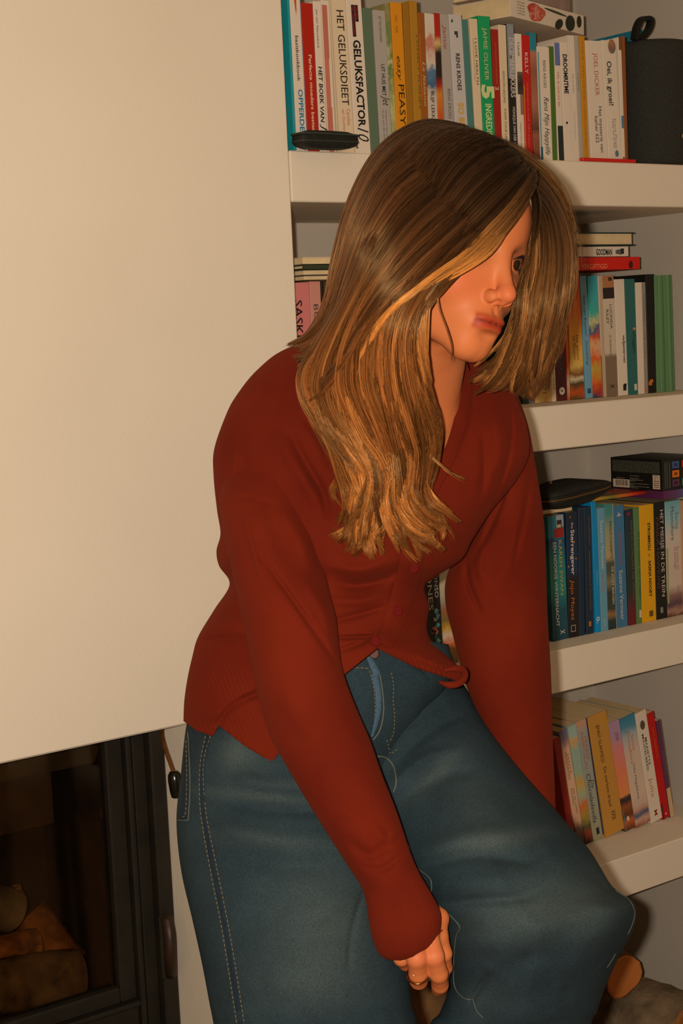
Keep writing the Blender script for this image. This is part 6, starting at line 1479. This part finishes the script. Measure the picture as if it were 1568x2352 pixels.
gA = [
 D([(1192, 425), (1172, 510), (1128, 580), (1045, 632), (955, 668), (872, 708), (792, 762), (722, 795), (652, 808)], [1.685, 1.640, 1.618, 1.608, 1.606, 1.620, 1.66, 1.72, 1.77]),
 D([(1188, 415), (1140, 495), (1070, 575), (985, 640), (900, 715), (840, 800), (780, 880), (720, 930)], [1.685, 1.642, 1.612, 1.596, 1.600, 1.63, 1.67, 1.72]),
 D([(1180, 400), (1100, 470), (1010, 550), (915, 640), (840, 735), (780, 835), (725, 905), (700, 930)], [1.688, 1.642, 1.600, 1.592, 1.605, 1.64, 1.69, 1.72]),
 D([(1165, 378), (1065, 435), (960, 520), (880, 620), (820, 720), (760, 805), (700, 850), (680, 870)], [1.70, 1.645, 1.602, 1.60, 1.62, 1.67, 1.73, 1.76]),
 D([(1145, 352), (1040, 385), (935, 460), (860, 565), (808, 670), (760, 760), (710, 810), (668, 822)], [1.715, 1.665, 1.620, 1.618, 1.635, 1.68, 1.74, 1.77]),
 D([(1120, 325), (1010, 338), (905, 405), (838, 515), (795, 630), (757, 735), (705, 790), (655, 806)], [1.73, 1.69, 1.655, 1.65, 1.665, 1.70, 1.75, 1.78]),
 D([(1095, 300), (985, 295), (885, 360), (820, 470), (782, 590), (752, 700), (705, 775), (650, 800)], [1.745, 1.72, 1.70, 1.70, 1.71, 1.73, 1.77, 1.79]),
 D([(1065, 285), (965, 278), (868, 340), (806, 450), (772, 575), (748, 690), (700, 770), (648, 800)], [1.77, 1.76, 1.75, 1.75, 1.75, 1.76, 1.79, 1.80])]
R0 = (46, 33, 22)
strands(gA, 5400, 1, lay0=.009, thick=.006, wave=5, jit=2.5, nclump=90, clump=.6, coh=.5, rootlen=.75, root=R0, tip=(126, 80, 40), end=(.62, 1.0), csize=6, tipspread=8)
strands(gA[3:], 2400, 14, thick=.012, wave=4, jit=2, nclump=34, clump=.5, rootlen=.7, root=R0, tip=(112, 72, 36), end=(.7, 1.0), csize=7, tipspread=5)
gB = [
 D([(1110, 560), (1075, 610), (1030, 655), (985, 705), (968, 790), (985, 880), (1004, 960), (996, 1050), (985, 1130), (1000, 1200)], [1.625, 1.604, 1.598, 1.598, 1.61, 1.65, 1.69, 1.71, 1.722, 1.725]),
 D([(1130, 520), (1050, 600), (985, 670), (945, 745), (940, 840), (955, 950), (965, 1050), (950, 1140), (965, 1220), (1010, 1275)], [1.615, 1.598, 1.592, 1.592, 1.61, 1.65, 1.69, 1.705, 1.715, 1.72]),
 D([(1080, 500), (990, 590), (920, 680), (890, 780), (890, 880), (905, 990), (920, 1080), (905, 1160), (925, 1225), (960, 1260)], [1.61, 1.595, 1.592, 1.60, 1.63, 1.67, 1.695, 1.71, 1.72, 1.722]),
 D([(1040, 480), (945, 575), (880, 680), (840, 790), (835, 890), (870, 990), (890, 1080), (870, 1160), (850, 1230), (835, 1285)], [1.612, 1.597, 1.60, 1.62, 1.65, 1.68, 1.70, 1.712, 1.722, 1.725]),
 D([(1000, 460), (900, 570), (830, 690), (785, 800), (770, 890), (800, 980), (845, 1070), (840, 1150), (805, 1210), (765, 1245)], [1.62, 1.60, 1.612, 1.64, 1.67, 1.695, 1.71, 1.72, 1.73, 1.735]),
 D([(960, 440), (860, 560), (800, 690), (745, 800), (720, 880), (745, 965), (795, 1050), (815, 1120), (800, 1180), (775, 1225)], [1.63, 1.615, 1.63, 1.67, 1.70, 1.72, 1.73, 1.735, 1.74, 1.74]),
 D([(910, 420), (830, 560), (780, 690), (715, 800), (688, 865), (705, 935), (745, 1005), (775, 1070), (788, 1120), (790, 1160)], [1.655, 1.635, 1.66, 1.70, 1.735, 1.75, 1.755, 1.755, 1.755, 1.755])]
T1 = (150, 96, 46)
strands(gB, 7400, 2, lay0=.001, thick=.020, wave=21, jit=4, nclump=150, clump=.88, coh=.75, cfreq=2.0, rootlen=.5, root=(70, 46, 26), tip=T1, n=44, start=(0, .32), end=(.55, 1.03), tipspread=44, bias=.8, csize=8)
strands(gB[1:6], 1500, 22, lay0=.004, thick=.008, wave=24, jit=3.5, nclump=44, clump=.9, coh=.7, cfreq=2.0, rootlen=.5, root=(84, 56, 30), tip=(186, 126, 62), n=44, start=(.12, .5), end=(.80, 1.0), tipspread=34, csize=9)
# front lock and the thin strand that crosses the cheek
gL = [[(x, y, d-.010) for x, y, d in g] for g in gA[:2]]
strands(gL, 1500, 3, lay0=.018, thick=.004, wave=5, jit=2, nclump=26, clump=.5, rootlen=.4, root=(60, 42, 26), tip=(196, 136, 66), end=(.6, .98), csize=6, tipspread=6)
strands([D([(1015, 640), (988, 690), (980, 760), (984, 830), (998, 890)], [1.592, 1.596, 1.604, 1.62, 1.66]), D([(990, 640), (955, 720), (955, 800), (970, 870), (985, 930)], [1.59, 1.594, 1.60, 1.625, 1.66])], 520, 4, thick=.004, wave=3, jit=2, nclump=6, rootlen=.45, root=(58, 40, 24), tip=(176, 120, 60), csize=6, tipspread=4)
strands([D([(1000, 655), (1008, 710), (1026, 760), (1036, 800), (1032, 840)], [1.596, 1.600, 1.606, 1.615, 1.64]), D([(1002, 655), (1011, 710), (1030, 762), (1041, 802), (1036, 840)], [1.596, 1.599, 1.606, 1.615, 1.64])], 14, 5, thick=.002, wave=1, jit=1, nclump=2, rootlen=.1, root=(110, 66, 36), tip=(130, 84, 46), csize=1.5, tipspread=.5, keep=True, rad=.00022)
gC = [
 D([(1196, 428), (1213, 500), (1213, 580), (1192, 655), (1180, 725), (1152, 795), (1112, 850), (1062, 888)], [1.695, 1.678, 1.672, 1.668, 1.675, 1.69, 1.71, 1.74]),
 D([(1198, 420), (1232, 500), (1236, 590), (1222, 680), (1205, 760), (1180, 830), (1140, 875), (1090, 895)], [1.700, 1.680, 1.672, 1.672, 1.68, 1.70, 1.72, 1.75]),
 D([(1196, 412), (1252, 495), (1262, 590), (1248, 690), (1226, 775), (1205, 850), (1188, 890), (1170, 915)], [1.705, 1.685, 1.678, 1.678, 1.69, 1.71, 1.74, 1.76]),
 D([(1188, 398), (1262, 480), (1282, 590), (1270, 690), (1248, 780), (1228, 850), (1214, 895), (1205, 925)], [1.715, 1.70, 1.69, 1.69, 1.70, 1.72, 1.75, 1.77]),
 D([(1175, 378), (1262, 450), (1297, 560), (1293, 670), (1272, 765), (1250, 840), (1230, 895), (1220, 920)], [1.73, 1.72, 1.71, 1.71, 1.72, 1.74, 1.77, 1.79]),
 D([(1150, 345), (1248, 420), (1304, 530), (1310, 640), (1297, 720), (1275, 800), (1255, 860), (1240, 890)], [1.76, 1.745, 1.735, 1.735, 1.745, 1.76, 1.78, 1.80]),
 D([(1115, 312), (1212, 368), (1288, 465), (1312, 570), (1312, 650), (1300, 720), (1284, 780), (1270, 830)], [1.78, 1.775, 1.77, 1.765, 1.77, 1.78, 1.80, 1.81])]
strands(gC, 5600, 6, thick=.016, wave=11, jit=3.5, nclump=100, clump=.8, coh=.5, rootlen=.6, root=R0, tip=(134, 92, 48), n=36, end=(.55, 1.0), tipspread=16, bias=.6, csize=9)
strands(gC[:3], 420, 8, thick=.01, wave=12, jit=3, nclump=12, clump=.85, rootlen=.5, root=(64, 46, 28), tip=(168, 118, 62), n=36, end=(.85, 1.0), tipspread=22, csize=7)
# loose hairs
strands([D([(1100, 300), (1200, 345), (1290, 430), (1325, 540), (1330, 640)], [1.77, 1.765, 1.76, 1.76, 1.77]), D([(1120, 320), (1215, 370), (1290, 455), (1318, 560), (1322, 660)], [1.77, 1.765, 1.76, 1.76, 1.77])], 110, 9, thick=.01, wave=5, jit=6, clump=.1, nclump=30, rootlen=.4, end=(.4, 1), root=R0, tip=(120, 84, 46))
strands([D([(975, 1040), (1000, 1062), (1030, 1085), (1070, 1100)], [1.70, 1.70, 1.70, 1.71]), D([(970, 1020), (1000, 1055), (1040, 1090), (1080, 1108)], [1.70, 1.70, 1.70, 1.71])], 16, 10, thick=.003, wave=2, jit=3, clump=.6, rootlen=.05, tip=(176, 120, 62), csize=3, tipspread=4)
strands([D([(900, 1120), (860, 1180), (800, 1210), (755, 1245)], [1.71, 1.715, 1.725, 1.74]), D([(930, 1120), (880, 1200), (850, 1240), (835, 1290)], [1.71, 1.715, 1.72, 1.73]), D([(940, 1120), (900, 1200), (860, 1230), (850, 1285)], [1.71, 1.715, 1.72, 1.73])], 220, 11, thick=.003, wave=8, jit=6, nclump=7, clump=.9, rootlen=.05, tip=(170, 114, 56), tipspread=10, csize=6)
strands([D([(930, 1100), (940, 1180), (975, 1240), (1015, 1280)], [1.71, 1.715, 1.72, 1.725]), D([(960, 1080), (990, 1130), (1015, 1160), (1040, 1180)], [1.71, 1.715, 1.72, 1.725])], 240, 12, thick=.003, wave=8, jit=5, nclump=6, clump=.9, rootlen=.05, tip=(170, 114, 56), tipspread=10, csize=6)
hm = bpy.data.materials.new('hair_brown'); hm.use_nodes = True; nt = hm.node_tree; b = nt.nodes['Principled BSDF']
at = nt.nodes.new('ShaderNodeAttribute'); at.attribute_name = 'tone'; nt.links.new(at.outputs['Color'], b.inputs['Base Color'])
b.inputs['Roughness'].default_value = .33; b.inputs['Specular IOR Level'].default_value = .55; b.inputs['Specular Tint'].default_value = srgb((235, 190, 130))
V = np.concatenate(HV); F = np.concatenate(HF); c = np.clip(np.concatenate(HC), 0, 1)
me = bpy.data.meshes.new('hair'); V0 = V-np.array(person.location)
me.vertices.add(len(V)); me.vertices.foreach_set('co', V0.astype(np.float32).ravel())
me.loops.add(F.size); me.loops.foreach_set('vertex_index', F.astype(np.int32).ravel())
me.polygons.add(len(F)); me.polygons.foreach_set('loop_start', np.arange(0, F.size, 4, dtype=np.int32)); me.polygons.foreach_set('loop_total', np.full(len(F), 4, np.int32))
me.update(calc_edges=True); me.polygons.foreach_set('use_smooth', np.ones(len(F), bool)); me.materials.append(hm)
a = me.color_attributes.new('tone', 'FLOAT_COLOR', 'POINT'); a.data.foreach_set('color', np.concatenate([c, np.ones((len(c), 1))], 1).astype(np.float32).ravel())
hair = bpy.data.objects.new('hair', me); link(hair, person); hair['kind'] = 'stuff'
# dark brown cap of close-lying hair on the skull under the loose strands
cap = mesh('hair_base', *(lambda r: (r[0], r[1]))(surface_nets(lambda p: (lambda q: smax(smax(s_ell(q, (-.014, 0, .040), (.099, .078, .090)), (q[..., 0]*.82-q[..., 2]*.50-.035), .01), -(q[..., 2]+.09), .01))((p-H0)@HM), lo-.02, hi+.02, .004)), mat('hair_cap_brown', (40, 29, 19), rough=.7, noise=(90, .4)), person, smooth=True)

# ring
rc = P(958, 2238, 1.648); ax_ = nrm(P(961, 2252, 1.668)-P(956, 2205, 1.636)); a_ = nrm(np.cross(ax_, FW)); b_ = np.cross(ax_, a_)
V, F = tube([rc+.0108*(math.cos(t)*a_+math.sin(t)*b_) for t in np.linspace(0, 2*math.pi, 40)], .0011, 8, cap=False)
GOLD = mat('ring_gold', (150, 100, 50), rough=.2, metal=1.0)
rg = mesh('finger_ring', V, F, GOLD, person, smooth=True)
for t in (-.28, .02):
    dr = nrm(-VD(958, 2240)*.93+RT*(t)); V, F = sphere(rc+dr*.0120+ax_*.0004, .0016, dr, 12, 8); mesh('ring_stone', V, F, mat('clear_stone', (240, 225, 205), rough=.05, spec=1.0), rg, smooth=True)

# shoes under the wide hems
def shoe(at_, fwd):
    fwd = nrm([fwd[0], fwd[1], 0]); sd = np.array([-fwd[1], fwd[0], 0]); V = []; F = []; n = 20
    prof = [(-.075, .030, .055), (-.06, .036, .075), (-.02, .038, .085), (.03, .042, .062), (.08, .046, .050), (.13, .042, .042), (.155, .032, .034), (.168, .014, .024)]
    for x, wd, h in prof:
        for j in range(n):
            a = 2*math.pi*j/n; V.append(np.array([at_[0], at_[1], ZF])+fwd*x+sd*wd*math.cos(a)+np.array([0, 0, 1.])*(h/2+max(-.5, math.sin(a)*.5)*h+.001))
    for i in range(len(prof)-1):
        for j in range(n): F.append((i*n+j, i*n+(j+1) % n, (i+1)*n+(j+1) % n, (i+1)*n+j))
    F.append(tuple(range(n))[::-1]); F.append(tuple((len(prof)-1)*n+j for j in range(n)))
    mesh('shoe', V, F, mat('black_leather', (26, 22, 20), rough=.4), person, smooth=True)
for px, py, d in ((820, 3640, 1.95), (1100, 3420, 2.04)): shoe(P(px, py, d), -FW+RT*.35)

# stool that carries the sitter, hidden behind the legs
st_c = P(700, 1880, 2.13); zs = P(700, 1800, 2.0)[2]
stool = empty('stool', (st_c[0], st_c[1], ZF), 'plain black stool under the seated person', 'stool')
V, F = tube([(st_c[0], st_c[1], z) for z in (zs-.035, zs-.032, zs-.004, zs)], [.105, .11, .11, .10], 32); mesh('seat', V, F, mat('stool_black', (20, 18, 16), rough=.6), stool, smooth=False)
for k in range(4):
    a = math.pi/4+k*math.pi/2+YAW; p0 = np.array([st_c[0]+.08*math.cos(a), st_c[1]+.08*math.sin(a), zs-.035]); p1 = np.array([st_c[0]+.11*math.cos(a), st_c[1]+.11*math.sin(a), ZF])
    V, F = tube([p0, p1], [.011, .010], 10); mesh('leg', V, F, mat('stool_black', (20, 18, 16)), stool, smooth=True)
